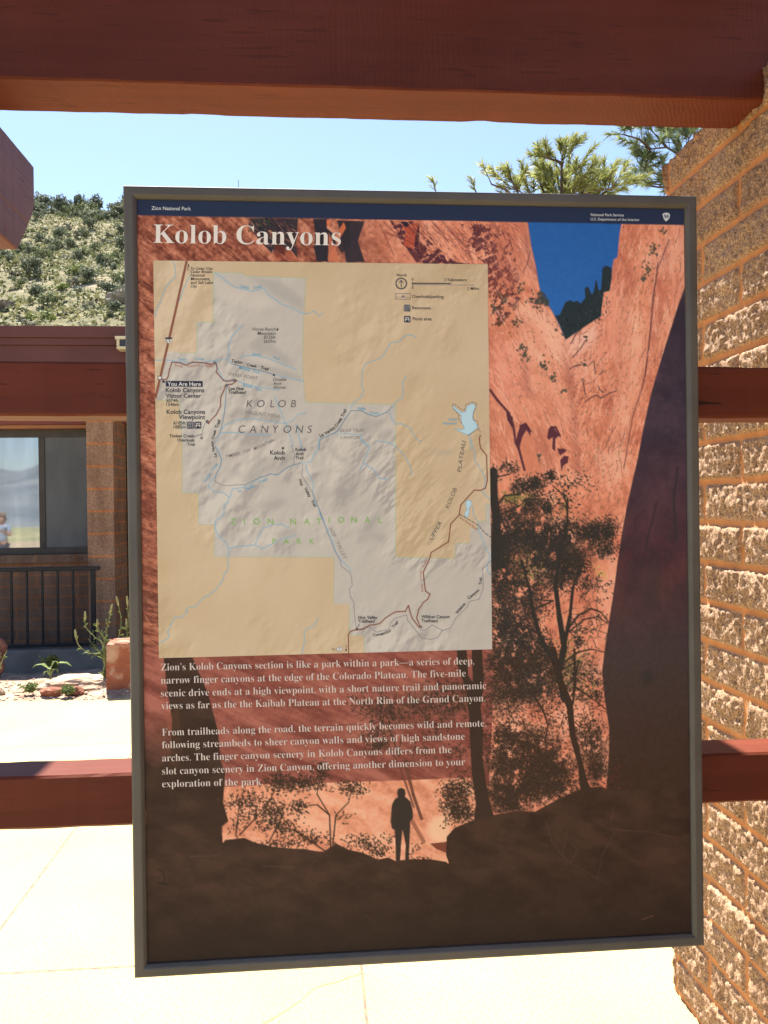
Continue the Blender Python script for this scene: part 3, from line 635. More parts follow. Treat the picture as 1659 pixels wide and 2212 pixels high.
# ------------------------------------------------------------------ timbers
WX = wood_mat('maroon_timber_smooth', 0, 0.3, saw=0.0)
WXC = wood_mat('maroon_timber_checked', 0, 0.85)
WXS = wood_mat('maroon_timber_sawn', 0, 0.3, saw=0.28)
WYS = wood_mat('maroon_timber_end', 1, 0.55, base=(0.120, 0.050, 0.050))
def add_checks(m, zs, col):
    nt = m.node_tree; b = nt.nodes['Principled BSDF']; src = b.inputs['Base Color'].links[0].from_socket
    t = nt.nodes.new('ShaderNodeTexCoord'); sp = nt.nodes.new('ShaderNodeSeparateXYZ'); nt.links.new(t.outputs['Object'], sp.inputs[0])
    nz_ = noise_tex(nt, coords(nt, (1, 5, 1)), 1.6, 4)
    for z0, wd in zs:
        a = nt.nodes.new('ShaderNodeMath'); a.operation = 'MULTIPLY_ADD'; a.inputs[1].default_value = 0.03; nt.links.new(nz_, a.inputs[0]); nt.links.new(sp.outputs[2], a.inputs[2])
        c = nt.nodes.new('ShaderNodeMath'); c.operation = 'COMPARE'; c.inputs[1].default_value = z0+0.015; c.inputs[2].default_value = wd; nt.links.new(a.outputs[0], c.inputs[0])
        src = mixc(nt, c.outputs[0], src, col)
    nt.links.new(src, b.inputs['Base Color'])
add_checks(WYS, ((-0.035, 0.0035), (0.03, 0.0012), (0.07, 0.0008)), (0.16, 0.055, 0.02, 1))
def timber(name, mat, axis, a0, a1, u0, u1, z0, z1, label, jit=0.0012, step=0.02, cat='beam', group=None, rotz=0, roty=0, notch=None, seed=0, bev=0.004, end=None):
    """a beam along X (axis 0) or Y (axis 1): a swept cross-section with slightly eased, uneven edges"""
    n = max(2, int((a1-a0)/step)); mb = MB()
    sec = [(u0+bev, z0), (u1-bev, z0), (u1, z0+bev), (u1, z1-bev), (u1-bev, z1), (u0+bev, z1), (u0, z1-bev), (u0, z0+bev)]
    uc, zc, ac = (u0+u1)/2, (z0+z1)/2, (a0+a1)/2
    cen = Vector((ac, uc, zc)) if axis == 0 else Vector((uc, ac, zc))
    for i in range(n+1):
        a = a0+(a1-a0)*i/n
        for k, (u, z) in enumerate(sec):
            e = k//2
            du = jit*fbm(a*9+e*7.3+seed*11, e*3.1, 3)+jit*0.7*fbm(a*45+e*5+seed, 1.2+e, 2); dz = jit*fbm(a*8+e*4.1+seed*5, 9+e, 3)
            zz = z+dz
            if notch and k in (1, 2):
                for (na, nw, nd) in notch:
                    t = abs(a-na)/nw
                    if t < 1: zz += nd*min(1, (1-t)*3)
            p = Vector((a, u+du, zz)) if axis == 0 else Vector((u+du, a, zz))
            mb.v.append(tuple(p-cen))
    for i in range(n):
        for k in range(8):
            f = (i*8+k, i*8+(k+1) % 8, (i+1)*8+(k+1) % 8, (i+1)*8+k)
            mb.f.append(f if axis == 1 else f[::-1])
    mb.f.append(tuple(range(8)) if axis == 0 else tuple(reversed(range(8)))); m0 = n*8
    mb.f.append(tuple(m0+k for k in (reversed(range(8)) if axis == 0 else range(8))))
    me = mesh_pd(mb.v, mb.f)
    if end:
        bm = bmesh.new(); bm.from_mesh(me)
        for (pp, nn) in end:
            bmesh.ops.bisect_plane(bm, geom=bm.verts[:]+bm.edges[:]+bm.faces[:], plane_co=Vector(pp)-cen, plane_no=Vector(nn), clear_outer=True)
            ed = [e for e in bm.edges if e.is_boundary]
            if ed: bmesh.ops.holes_fill(bm, edges=ed)
        bm.to_mesh(me); bm.free()
    bm = bmesh.new(); bm.from_mesh(me); bmesh.ops.recalc_face_normals(bm, faces=bm.faces[:]); bm.to_mesh(me); bm.free()
    o = link(name, me, mat); o.location = cen; o.rotation_euler = (0, roty, rotz)
    return tag(o, label, cat, group)
timber('timber_beam', WXS, 0, -3.6, 1.30, 1.85, 2.0018, Z(0.9289), Z(1.299), 'thick dark maroon timber beam crossing overhead', notch=[(0.41, 0.035, 0.0038), (-0.25, 0.045, 0.002)], jit=0.0016, seed=1)
timber('timber_rail', WXC, 0, -3.6, 1.20, 1.4073, 1.4963, Z(0.1613), Z(0.2507), 'maroon timber rail with weather cracks at eye level', cat='rail', roty=0.00638, seed=2, jit=0.0016)
timber('timber_rail', WX, 0, -3.6, 1.20, 1.4073, 1.4963, Z(-0.5186), Z(-0.4315), 'smooth maroon timber rail near the foot of the sign', cat='rail', roty=0.00579, rotz=0.00306, seed=3)
timber('timber_beam', WYS, 1, -2.4, 2.32, -0.88, -0.742, Z(0.662), Z(0.926), 'maroon timber beam with clipped end running towards the viewer at left', seed=4, jit=0.0006,
       end=[((0, 2.308, 0), (0, 1, 0)), ((0, 2.178, Z(0.664)), (0, 0.146, -0.13)), ((0, 2.285, Z(0.775)), (0, 0.9, -0.42))])
for xa, xb, lab in ((-0.88, -0.732, 'unseen maroon rafter over the arbor beam on the left, placed to shade the rail'), (0.33, 0.479, 'unseen maroon rafter over the arbor beam above the sign, placed to shade the rail'), (0.935, 1.10, 'unseen maroon rafter added above the block wall to shade its upper face')):
    timber('shade_rafter', WX, 1, -1.0, 2.80, xa, xb, Z(1.302), Z(1.53), lab, cat='rafter', seed=6)  # unseen rafters, placed for the shade they cast on rail and wall

# ------------------------------------------------------------------ split-face block wall
XW, YE, ZT = 1.05062, 2.402, Z(1.005)
CH, CL, J = 0.1069, 0.400, 0.0138
ZJ = Z(-0.0527)
m, nt1, b = new_mat('split_block'); v = coords(nt1)
at = nt1.nodes.new('ShaderNodeAttribute'); at.attribute_name = 'mortar'
n1 = noise_tex(nt1, v, 175, 3, 0.85)
stone = ramp(nt1, n1, [(0.32, (0.055, 0.033, 0.021, 1)), (0.42, (0.25, 0.157, 0.098, 1)), (0.53, (0.365, 0.242, 0.155, 1)), (0.65, (0.62, 0.485, 0.35, 1))])
stone = mixc(nt1, ramp(nt1, noise_tex(nt1, v, 420, 1), [(0.64, (0, 0, 0, 1)), (0.69, (0.8, 0.8, 0.8, 1))]), stone, (0.05, 0.03, 0.025, 1))
stone = mixc(nt1, 1, stone, ramp(nt1, noise_tex(nt1, v, 6, 3), [(0.3, (0.80, 0.72, 0.66, 1)), (0.7, (1.12, 1.08, 1.05, 1))]), 'MULTIPLY')
mort = ramp(nt1, noise_tex(nt1, v, 25, 5), [(0.3, (0.43, 0.18, 0.066, 1)), (0.7, (0.55, 0.24, 0.088, 1))])
nt1.links.new(mixc(nt1, at.outputs['Fac'], stone, mort), b.inputs['Base Color']); b.inputs['Roughness'].default_value = 0.8; b.inputs['Specular IOR Level'].default_value = 0.35
hh = mixc(nt1, at.outputs['Fac'], n1, (0.5, 0.5, 0.5, 1)); bump(nt1, b, hh, 0.7, 0.004)
BLOCK = m
def npnoise(shape_xy, sc, seed):
    """value noise on arrays of coordinates"""
    x, y = shape_xy[0]*sc, shape_xy[1]*sc; xi = np.floor(x).astype(np.int64); yi = np.floor(y).astype(np.int64); fx = x-xi; fy = y-yi
    fx = fx*fx*(3-2*fx); fy = fy*fy*(3-2*fy)
    def hsh(a, c):
        h = (a*374761393 + c*668265263 + seed*1442695041) & 0xffffffff
        h = ((h ^ (h >> 13))*1274126177) & 0xffffffff; h = h ^ (h >> 16)
        return (h & 0xffff)/65535.0
    return (hsh(xi, yi)*(1-fx)+hsh(xi+1, yi)*fx)*(1-fy)+(hsh(xi, yi+1)*(1-fx)+hsh(xi+1, yi+1)*fx)*fy
def npfbm(xy, sc, seed, o=4, g=0.5):
    t = 0; a = 1.0; s = 0
    for k in range(o): t = t+a*npnoise(xy, sc*2**k, seed+k*17); s += a; a *= g
    return t/s
yy = np.concatenate([np.arange(-0.9, 1.55, 0.024), np.arange(1.55, YE+0.001, 0.0042)]); zz = np.arange(-0.05, ZT+0.001, 0.0046)
Yg, Zg = np.meshgrid(yy, zz)
wobz = 0.0022*(npfbm((Yg, Zg*0.3), 9, 5)-.5)*2
row = np.floor((Zg+wobz-ZJ)/CH); zf = (Zg+wobz-ZJ)-row*CH; dz_ = np.minimum(zf, CH-zf)
odd = (row % 2 == 0)
YJ0 = 2.172
wobY = 0.006*(npfbm((Yg, Zg), 14, 9)-.5)*2
yl = (Yg+wobY-YJ0+np.where(odd, 0, CL/2))/CL; colm = np.floor(yl); yf = (yl-colm)*CL; dy_ = np.minimum(yf, CL-yf)
rough_edge = 0.005*(npfbm((Yg, Zg), 55, 3, 3)-.42)
dd = np.minimum(dz_, dy_-0.001)+np.where(dy_ < dz_, rough_edge*1.2, rough_edge*0.35)
prof = np.clip((dd-J/2)/0.0075, 0, 1); prof = prof*prof*(3-2*prof)
blockr = npnoise((row*1.7, colm*3.3+0.5), 1.0, 77)
rel = 0.007+0.006*(blockr-.5)+0.015*(npfbm((Yg, Zg+blockr*7), 11, 21, 5, 0.58)-.5)+0.014*(npfbm((Yg, Zg), 75, 33, 4, 0.7)-.5)
rel += 0.012*np.abs(npfbm((Yg*1.6, Zg*0.9), 30, 51, 3)-.5)*2
xg = XW-prof*np.maximum(rel, 0.001)-0.002*(1-prof)
mask = 1-np.clip((dd-J/2+0.001)/0.003, 0, 1)
yedge = Yg.copy(); yedge[:, -3:] -= (0.005*npfbm((Yg[:, -3:]*0, Zg[:, -3:]), 30, 90))
zt = Zg.copy(); zt[-3:, :] -= 0.006*npfbm((Yg[-3:, :], Zg[-3:, :]*0), 24, 91)
ny_, nz_ = len(yy), len(zz)
V = np.stack([xg, yedge, zt], -1).reshape(-1, 3)
idx = np.arange(ny_*nz_).reshape(nz_, ny_)
Q = np.stack([idx[:-1, :-1], idx[1:, :-1], idx[1:, 1:], idx[:-1, 1:]], -1).reshape(-1, 4)
def np_mesh(V, Q):
    me = bpy.data.meshes.new('m'); me.vertices.add(len(V)); me.vertices.foreach_set('co', np.asarray(V, np.float32).ravel())
    me.loops.add(Q.size); me.loops.foreach_set('vertex_index', Q.astype(np.int32).ravel())
    me.polygons.add(len(Q)); me.polygons.foreach_set('loop_start', np.arange(0, Q.size, 4, dtype=np.int32)); me.polygons.foreach_set('loop_total', np.full(len(Q), 4, np.int32))
    me.update(calc_edges=True); return me
# far end and top returns
back = XW+0.30
ev = []; eq = []
base_n = len(V); ends = idx[:, -1]; tops = idx[-1, :]
EV = np.stack([np.full(nz_, back), V[ends, 1], V[ends, 2]], -1); TV = np.stack([np.full(ny_, back), V[tops, 1], V[tops, 2]], -1)
e2 = base_n+np.arange(nz_); t2 = base_n+nz_+np.arange(ny_)
EQ = np.stack([ends[:-1], ends[1:], e2[1:], e2[:-1]], -1); TQ = np.stack([tops[:-1], t2[:-1], t2[1:], tops[1:]], -1)
Vall = np.concatenate([V, EV, TV]); Qall = np.concatenate([Q, EQ, TQ])
me = np_mesh(Vall, Qall); at_ = me.attributes.new('mortar', 'FLOAT', 'POINT')
mk = np.concatenate([mask.ravel(), np.repeat(0.0, nz_), np.repeat(0.0, ny_)]).astype(np.float32); at_.data.foreach_set('value', mk)
wall_o = tag(link('block_wall', me, BLOCK, smooth=False), 'rough split-face block wall with orange mortar beside the sign', 'wall')


# ------------------------------------------------------------------ the information sign
SX0, SX1, SZ0, SZ1, SY = -0.2974, 0.6426, Z(-0.7455), Z(0.5142), 1.349
FWD = 0.0195
def homog(src, dst):
    A = []; bb = []
    for (x, y), (u, v) in zip(src, dst):
        A += [[x, y, 1, 0, 0, 0, -u*x, -u*y], [0, 0, 0, x, y, 1, -v*x, -v*y]]; bb += [u, v]
    h = np.linalg.solve(np.array(A, float), np.array(bb, float)); return np.append(h, 1).reshape(3, 3)
HM = homog([(292.7, 424.6), (1484.6, 445), (1500, 2020), (314, 2090)], [(0, 0), (1, 0), (1, 1), (0, 1)])
PX0, PX1, PZ0, PZ1 = SX0+FWD, SX1-FWD, SZ0+FWD, SZ1-FWD
PW, PH = PX1-PX0, PZ1-PZ0
def uvp(p):
    p = np.atleast_2d(np.asarray(p, float)); q = np.c_[p, np.ones(len(p))] @ HM.T; return q[:, :2]/q[:, 2:]
sign = empty('information_sign', ((SX0+SX1)/2, SY, SZ0), 'tall grey-framed park information panel with a canyon photograph and trail map', 'sign')
FRM = simple_mat('grey_powder_coat', (0.082, 0.078, 0.071, 1), (0.108, 0.102, 0.094, 1), 9, 0.42, 0.12, 0.0008, 0.5)
fb = MB(); prof_ = [(0.0, 0.034), (0.0, 0.0035), (0.0012, 0.0010), (0.0035, 0.0), (0.0135, 0.0), (0.0155, 0.0008), (0.0190, 0.0042), (0.0198, 0.0055), (0.0198, 0.0115)]
for (t, dep) in prof_: fb.v += [(SX0+t, SY+dep, SZ1-t), (SX1-t, SY+dep, SZ1-t), (SX1-t, SY+dep, SZ0+t), (SX0+t, SY+dep, SZ0+t)]
for i in range(len(prof_)-1):
    for k in range(4): fb.f.append((i*4+k, (i+1)*4+k, (i+1)*4+(k+1) % 4, i*4+(k+1) % 4))
fb.f.append((0, 1, 2, 3))
frame = fb.build('frame', FRM, sign)
mbk = MB()
for x in (-0.08, 0.40): mbk.box(x, x+0.05, SY+0.0345, 1.404, Z(-0.50), Z(0.235))
mbk.build('mounting_bar', FRM, sign)

LREF = (0.76, 0.68, 0.625)
class Raster:
    """paints a flat print (what is printed on the panel) pixel by pixel in memory"""
    def __init__(s, w, h, conv): s.w, s.h, s.conv = w, h, conv; s.c = np.zeros((h, w, 3)); s.Y, s.X = np.mgrid[0:h, 0:w]+0.5
    def mask(s, P, ss=3):
        P = s.conv(P)
        x0, y0 = np.floor(P.min(0)).astype(int)-1; x1, y1 = np.ceil(P.max(0)).astype(int)+1
        x0, y0 = max(0, x0), max(0, y0); x1, y1 = min(s.w, x1), min(s.h, y1)
        if x1 <= x0 or y1 <= y0: return None
        wS, hS = (x1-x0)*ss, (y1-y0)*ss
        d = np.zeros((hS, wS+1), np.int8); Q_ = (P-[x0, y0])*ss
        ys_ = np.arange(hS)+0.5
        for (ax, ay), (bx, by) in zip(Q_, np.roll(Q_, -1, 0)):
            if ay == by: continue
            lo, hi = (ay, by) if ay < by else (by, ay)
            i0, i1 = np.searchsorted(ys_, lo), np.searchsorted(ys_, hi)
            if i1 <= i0: continue
            r_ = np.arange(i0, i1); xc = ax+(ys_[r_]-ay)*(bx-ax)/(by-ay)
            ci = np.clip(np.ceil(xc-0.5), 0, wS).astype(int); d[r_, ci] ^= 1
        m_ = np.bitwise_xor.accumulate(d, axis=1)[:, :wS].astype(float)
        return x0, y0, m_.reshape(y1-y0, ss, x1-x0, ss).mean((1, 3))
    def blend(s, x0, y0, a, col):
        h_, w_ = a.shape; t = s.c[y0:y0+h_, x0:x0+w_]
        col = np.asarray(col, float)
        cc = col[y0:y0+h_, x0:x0+w_] if col.ndim == 3 else col
        t += (cc-t)*a[..., None]
    def poly(s, P, col, alpha=1.0, tex=None, blur=0):
        r_ = s.mask(P)
        if r_ is None: return
        x0, y0, a = r_
        if blur:
            k = int(blur); px0, py0 = min(2*k, x0), min(2*k, y0); px1, py1 = min(2*k, s.w-x0-a.shape[1]), min(2*k, s.h-y0-a.shape[0])
            a = np.pad(a, ((py0, py1), (px0, px1))); x0 -= px0; y0 -= py0
            for q_ in range(2):
                for ax in (0, 1):
                    pd = [(0, 0), (0, 0)]; pd[ax] = (k+1, k); cs = np.cumsum(np.pad(a, pd, 'edge'), axis=ax)
                    n_ = a.shape[ax]; hi = np.take(cs, np.arange(2*k+1, 2*k+1+n_), axis=ax); lo = np.take(cs, np.arange(0, n_), axis=ax); a = (hi-lo)/(2*k+1)
        if tex is not None: a = a*tex[y0:y0+a.shape[0], x0:x0+a.shape[1]]
        s.blend(x0, y0, a*alpha, col)
    def line(s, P, wd, col, alpha=1.0, dash=None, taper=None):
        P = s.conv(P); acc = 0
        n_ = len(P)-1
        for i in range(n_):
            a, b_ = P[i], P[i+1]; L_ = np.hypot(*(b_-a))
            if L_ < 1e-6: continue
            segs = [(0, 1)]
            if dash:
                segs = []; t = -(acc % (dash[0]+dash[1]))
                while t < L_:
                    if t+dash[0] > 0: segs.append((max(0, t)/L_, min(L_, t+dash[0])/L_))
                    t += dash[0]+dash[1]
            acc += L_
            for (u, v) in segs:
                p, q_ = a+(b_-a)*u, a+(b_-a)*v
                w1 = wd if taper is None else wd+(taper-wd)*(i+0.5)/n_
                pad = w1/2+1.5; x0, y0 = np.floor(np.minimum(p, q_)-pad).astype(int); x1, y1 = np.ceil(np.maximum(p, q_)+pad).astype(int)
                x0, y0 = max(0, x0), max(0, y0); x1, y1 = min(s.w, x1), min(s.h, y1)
                if x1 <= x0 or y1 <= y0: continue
                Xs, Ys = s.X[y0:y1, x0:x1]-p[0], s.Y[y0:y1, x0:x1]-p[1]; dv = q_-p; l2 = max(dv@dv, 1e-9)
                tt = np.clip((Xs*dv[0]+Ys*dv[1])/l2, 0, 1); ds = np.hypot(Xs-tt*dv[0], Ys-tt*dv[1])
                s.blend(x0, y0, np.clip(w1/2+.5-ds, 0, 1)*alpha, col)
    def dot(s, x, y, r, col, alpha=1.0, asp=1.0, ang=0.0):
        pad = r*1.6+1.5; x0, y0, x1, y1 = int(x-pad), int(y-pad), int(x+pad)+1, int(y+pad)+1
        if x0 < 0 or y0 < 0 or x1 > s.w or y1 > s.h: return
        Xs, Ys = s.X[y0:y1, x0:x1]-x, s.Y[y0:y1, x0:x1]-y; ca, sa = math.cos(ang), math.sin(ang)
        ds = np.hypot((Xs*ca+Ys*sa)/asp, (-Xs*sa+Ys*ca)*asp); s.blend(x0, y0, np.clip(r+.5-ds, 0, 1)*alpha, col)
    def noise(s, sx, sy, ang, seed, o=4, g=0.55):
        ca, sa = math.cos(ang), math.sin(ang); x = s.X*ca+s.Y*sa; y = -s.X*sa+s.Y*ca; return npfbm((x*sx, y*sy), 1.0, seed, o, g)
    def to_mesh(s, x0, x1, z0, z1, y, name, mat, parent):
        c = s.c/255.0; lin = np.where(c <= 0.04045, c/12.92, ((c+0.055)/1.055)**2.4)/np.array(LREF)
        xs_ = x0+(x1-x0)*np.concatenate([[0], (np.arange(s.w)+.5)/s.w, [1]]); zs_ = z1-(z1-z0)*np.concatenate([[0], (np.arange(s.h)+.5)/s.h, [1]])
        lin = np.pad(lin, ((1, 1), (1, 1), (0, 0)), 'edge')
        Xg, Zg_ = np.meshgrid(xs_, zs_); nV = Xg.size; id_ = np.arange(nV).reshape(Xg.shape)
        V_ = np.stack([Xg, np.full_like(Xg, y), Zg_], -1).reshape(-1, 3)
        Q_ = np.stack([id_[:-1, :-1], id_[1:, :-1], id_[1:, 1:], id_[:-1, 1:]], -1).reshape(-1, 4)
        me = np_mesh(V_, Q_); a = me.color_attributes.new('ink', 'FLOAT_COLOR', 'POINT')
        a.data.foreach_set('color', np.c_[lin.reshape(-1, 3), np.ones(nV)].astype(np.float32).ravel())
        return link(name, me, mat, parent)
def ink_mat(name):
    m, nt, b = new_mat(name); a = nt.nodes.new('ShaderNodeAttribute'); a.attribute_name = 'ink'
    nt.links.new(a.outputs['Color'], b.inputs['Base Color']); b.inputs['Roughness'].default_value = 0.48; b.inputs['Specular IOR Level'].default_value = 0.16
    return m
INK = ink_mat('printed_ink')

def crop(ox, oy, sc): return lambda P: [((ox+x/sc)*.54004, (oy+y/sc)*.54004) for x, y in P]
cA, cB, cC, cD = crop(1900, 850, 1.7463), crop(1900, 1750, 1.7463), crop(1750, 2600, 1.508), crop(500, 3050, 1.185)
cE, cF, cG = crop(480, 720, 1.659), crop(1400, 760, 1.1441), crop(580, 2550, 1.1683)
M1, M2, M3, M4, M5 = crop(580, 1000, 2.304), crop(1250, 1000, 2.212), crop(580, 1750, 2.304), crop(1250, 1750, 2.212), crop(1700, 1600, 3.16)
I_ = lambda P: P

# ---- the canyon photograph printed on the panel
RW, RH = 690, 936
photo = Raster(RW, RH, lambda P: uvp(P)*[RW, RH]); R = photo
KS = RW/1200.0            # raster pixels per photo unit
rot = np.random.default_rng(5)
def toR(P): return R.conv(P)
nz = lambda *a, **k: R.noise(*a, **k)
c3 = lambda r, g, b_: np.array([r, g, b_], float)
def tri(n, a, b_, c, lo=.3, hi=.7):
    t = np.clip((n-lo)/(hi-lo), 0, 1)[..., None]; return np.where(t < .5, a+(b_-a)*t*2, b_+(c-b_)*(t*2-1))
# whole rock face first: diagonal bedding at the left, steep faces at the right
st1 = nz(.012, .11, .72, 3, 5, .6); st2 = nz(.16, .02, -.25, 8, 5, .6); fine = nz(.25, .25, 0, 12, 3, .6); blot = nz(.03, .03, .3, 15, 4)
left = tri(st1*.6+fine*.4, c3(104, 52, 40), c3(158, 92, 70), c3(204, 134, 106), .33, .67)
right = tri(st2*.30+blot*.50+fine*.20, c3(196, 112, 86), c3(219, 138, 108), c3(236, 166, 136), .33, .67)
tx = np.clip((R.X/RW-0.30)/0.25, 0, 1)[..., None]; R.c[:] = left*(1-tx)+right*tx
# left strip lower down: darker, flatter strata
low = np.clip((R.Y/RH-.22)/.5, 0, 1)[..., None]*(1-tx)
str3 = tri(nz(.02, .16, .28, 31, 5, .6), c3(80, 42, 34), c3(134, 74, 56), c3(184, 114, 86), .34, .66); R.c += (str3-R.c)*low*.9
# the red face behind the body text
body = tri(nz(.015, .09, .45, 41, 5, .6)*.8+fine*.2, c3(118, 62, 52), c3(144, 80, 67), c3(168, 100, 84), .32, .68)
R.poly([(300, 1400), (1075, 1385), (1060, 1700), (480, 1702), (300, 1720)], body)
# crevices in the head strip
for P in ([(590, 466), (645, 466), (640, 520), (645, 560), (600, 560), (585, 520)], [(730, 470), (790, 472), (775, 515), (790, 560), (750, 562), (742, 520)]):
    R.poly(P, c3(44, 40, 48), .9)
R.poly(cE([(860, 235), (1020, 235), (1020, 320), (980, 310), (1020, 400), (1010, 470), (960, 420), (900, 350), (850, 290)]), c3(42, 42, 50), .95)
R.poly(cE([(1285, 240), (1390, 240), (1375, 300), (1410, 330), (1440, 400), (1380, 500), (1395, 525), (1310, 525), (1290, 430), (1300, 330)]), c3(40, 38, 46), .95)
R.poly(cE([(1460, 250), (1540, 255), (1525, 320), (1540, 420), (1480, 470), (1450, 430), (1475, 340)]), c3(48, 40, 44), .9)
R.poly(cE([(1375, 245), (1400, 245), (1390, 290), (1378, 285)]), c3(208, 112, 74)); R.poly(cE([(1490, 260), (1505, 300), (1470, 360), (1460, 310)]), c3(196, 104, 66))
R.poly(cE([(1390, 330), (1430, 420), (1460, 525), (1385, 525)]), c3(196, 110, 78), .9)
R.poly(cE([(1025, 400), (1130, 440), (1200, 525), (1030, 525)]), tri(nz(.05, .06, .5, 55), c3(96, 44, 34), c3(176, 92, 66), c3(210, 128, 96)), .9)
for k in range(60):
    x, y = rot.uniform(850, 1020), rot.uniform(238, 330); p = toR(cE([(x, y)]))[0]; R.dot(p[0], p[1], rot.uniform(.6, 1.6), c3(70, 76, 50) if k % 2 else c3(30, 28, 34), .8)
# dark streaking: upper middle cliff
spk = nz(.085, .055, .55, 61, 5, .62); spf = nz(.30, .17, .75, 62, 3, .6)*.6+spk*.4
def speckle(P, thr, col, soft=.05, n=None, al=.9):
    n = spf if n is None else n; R.poly(P, col, al, tex=np.clip((n-thr)/soft, 0, 1))
speckle([(845, 470), (880, 472), (985, 560), (1060, 570), (920, 566), (870, 520)], .47, c3(70, 34, 48))
speckle([(1000, 478), (1100, 480), (1120, 560), (1130, 640), (1080, 700), (1060, 568), (1010, 540)], .49, c3(80, 40, 48))
speckle(cA([(100, 340), (250, 340), (330, 420), (330, 520), (250, 700), (110, 560)]), .50, c3(88, 40, 44))
speckle(cA([(110, 520), (260, 560), (320, 640), (290, 840), (130, 800)]), .53, c3(94, 60, 44))
R.poly(cF([(240, 135), (320, 140), (310, 200), (300, 260), (250, 240), (262, 180)]), c3(178, 80, 58)); R.poly(cF([(235, 132), (300, 133), (262, 160)]), c3(46, 34, 44)); R.poly(cF([(322, 140), (325, 200), (300, 275), (305, 200)]), c3(52, 30, 38))
R.poly(cF([(255, 240), (300, 265), (330, 225), (355, 260), (330, 320), (310, 320)]), c3(78, 38, 44), .85)
for k in range(26):
    x, y = 900+rot.uniform(0, 170), 472; a = .9+rot.normal(0, .15); L_ = rot.uniform(30, 90)
    R.line([(x-80, y+rot.uniform(0, 40)), (x-80+L_*math.cos(a), y+L_*math.sin(a))], rot.uniform(.6, 1.3), c3(98, 44, 42), .5)
# lit slabs on the right
R.poly(cA([(280, 600), (430, 630), (560, 680), (640, 860), (700, 1200), (740, 1700), (700, 1600), (560, 1350), (350, 1240), (340, 900), (290, 700)]), c3(238, 172, 145), .55, tex=.4+.6*blot, blur=6)
R.poly(cA([(110, 1200), (360, 1240), (560, 1340), (700, 1640), (760, 1834), (350, 1834), (200, 1500)]), c3(216, 138, 110), .45, blur=6)
R.poly(cA([(920, 560), (970, 530), (1020, 300), (1060, 560), (1040, 800), (1000, 1000), (880, 1000), (905, 640)]), c3(226, 146, 122), .6, blur=6)
R.poly(cA([(1060, 380), (1110, 330), (1130, 420), (1060, 800), (1040, 780)]), c3(160, 96, 88), .6, tex=nz(.2, .02, -.15, 71), blur=6)
R.poly(cA([(1290, 300), (1370, 180), (1390, 260), (1340, 560), (1260, 1000), (1210, 1180), (1240, 900), (1280, 560)]), c3(168, 100, 92), .65, tex=nz(.2, .02, -.15, 72), blur=6)
R.poly(cA([(660, 870), (900, 720), (880, 1000), (800, 1100), (760, 1240), (700, 1180), (680, 1000)]), c3(226, 160, 138), .7, tex=.3+.9*fine, blur=6)
for P, cl_, al_, bl_ in (([(280, 600), (560, 680), (640, 860), (690, 1150), (560, 1000), (480, 800), (330, 700)], c3(250, 194, 166), .5, 5), ([(120, 860), (330, 900), (350, 1240), (250, 1400), (120, 1150)], c3(230, 150, 130), .45, 6), ([(640, 870), (700, 1180), (745, 1650), (770, 1834), (730, 1834), (700, 1500), (660, 1150), (620, 900)], c3(160, 92, 80), .5, 3),
    ([(340, 900), (360, 1240), (430, 1290), (385, 1100), (355, 950)], c3(166, 98, 86), .5, 3), ([(1040, 800), (1100, 700), (1060, 1200), (940, 1500), (900, 1834), (840, 1834), (960, 1300)], c3(190, 114, 94), .5, 8), ([(1130, 700), (1210, 700), (1180, 1150), (1080, 1500), (1040, 1834), (960, 1834), (1060, 1300)], c3(252, 194, 164), .5, 8),
    ([(650, 880), (740, 830), (880, 770), (860, 900), (760, 960), (690, 1000)], c3(244, 196, 178), .55, 3), ([(390, 60), (420, 230), (460, 480), (430, 470), (385, 300), (370, 150)], c3(140, 78, 76), .5, 3), ([(110, 1300), (240, 1400), (330, 1640), (360, 1834), (110, 1834)], c3(206, 128, 100), .5, 5), ([(420, 1500), (470, 1480), (560, 1700), (520, 1834), (470, 1760)], c3(168, 96, 78), .5, 4),
    ([(1420, 60), (1490, 60), (1490, 480), (1400, 700), (1350, 900), (1380, 500)], c3(226, 150, 124), .5, 5), ([(270, 420), (360, 300), (440, 470), (330, 500)], c3(232, 158, 130), .5, 4), ([(120, 60), (380, 60), (400, 300), (280, 560), (120, 520)], c3(176, 98, 78), .45, 8)):
    R.poly(cA(P), cl_, al_, blur=bl_)
R.line(cA([(1380, 170), (1300, 370), (1265, 560), (1240, 880), (1200, 1180), (1120, 1420), (1060, 1780)]), 1.6, c3(120, 66, 66), .8)
R.line(cA([(1300, 330), (1270, 600), (1235, 930), (1210, 1130)]), 1.3, c3(90, 48, 54), .8)
R.line(cA([(400, 250), (385, 330), (350, 400)]), 1.2, c3(110, 56, 56), .8); R.line(cA([(120, 1160), (220, 1270), (300, 1440), (340, 1480)]), 1.0, c3(240, 180, 160), .7)
def hatch(P, n, ang, sd, cols, l0=8, l1=40, w=(.5, .9), al=(.15, .5)):
    Q_ = np.array(P, float); lo, hi = Q_.min(0), Q_.max(0); mk_ = R.mask(P); x0, y0, a_ = mk_
    for k in range(n):
        p = np.array([rot.uniform(lo[0], hi[0]), rot.uniform(lo[1], hi[1])]); r_ = R.conv([p])[0]; i_, j_ = int(r_[1]-y0), int(r_[0]-x0)
        if not (0 <= i_ < a_.shape[0] and 0 <= j_ < a_.shape[1]) or a_[i_, j_] < .5: continue
        a = ang+rot.normal(0, sd); L_ = rot.uniform(l0, l1)*rot.random(); d_ = np.array([math.cos(a), math.sin(a)])*L_/2; bend = np.array([-d_[1], d_[0]])*rot.normal(0, .08)
        R.line([tuple(p-d_), tuple(p+bend), tuple(p+d_)], rot.uniform(*w), cols[rot.integers(len(cols))], rot.uniform(*al))
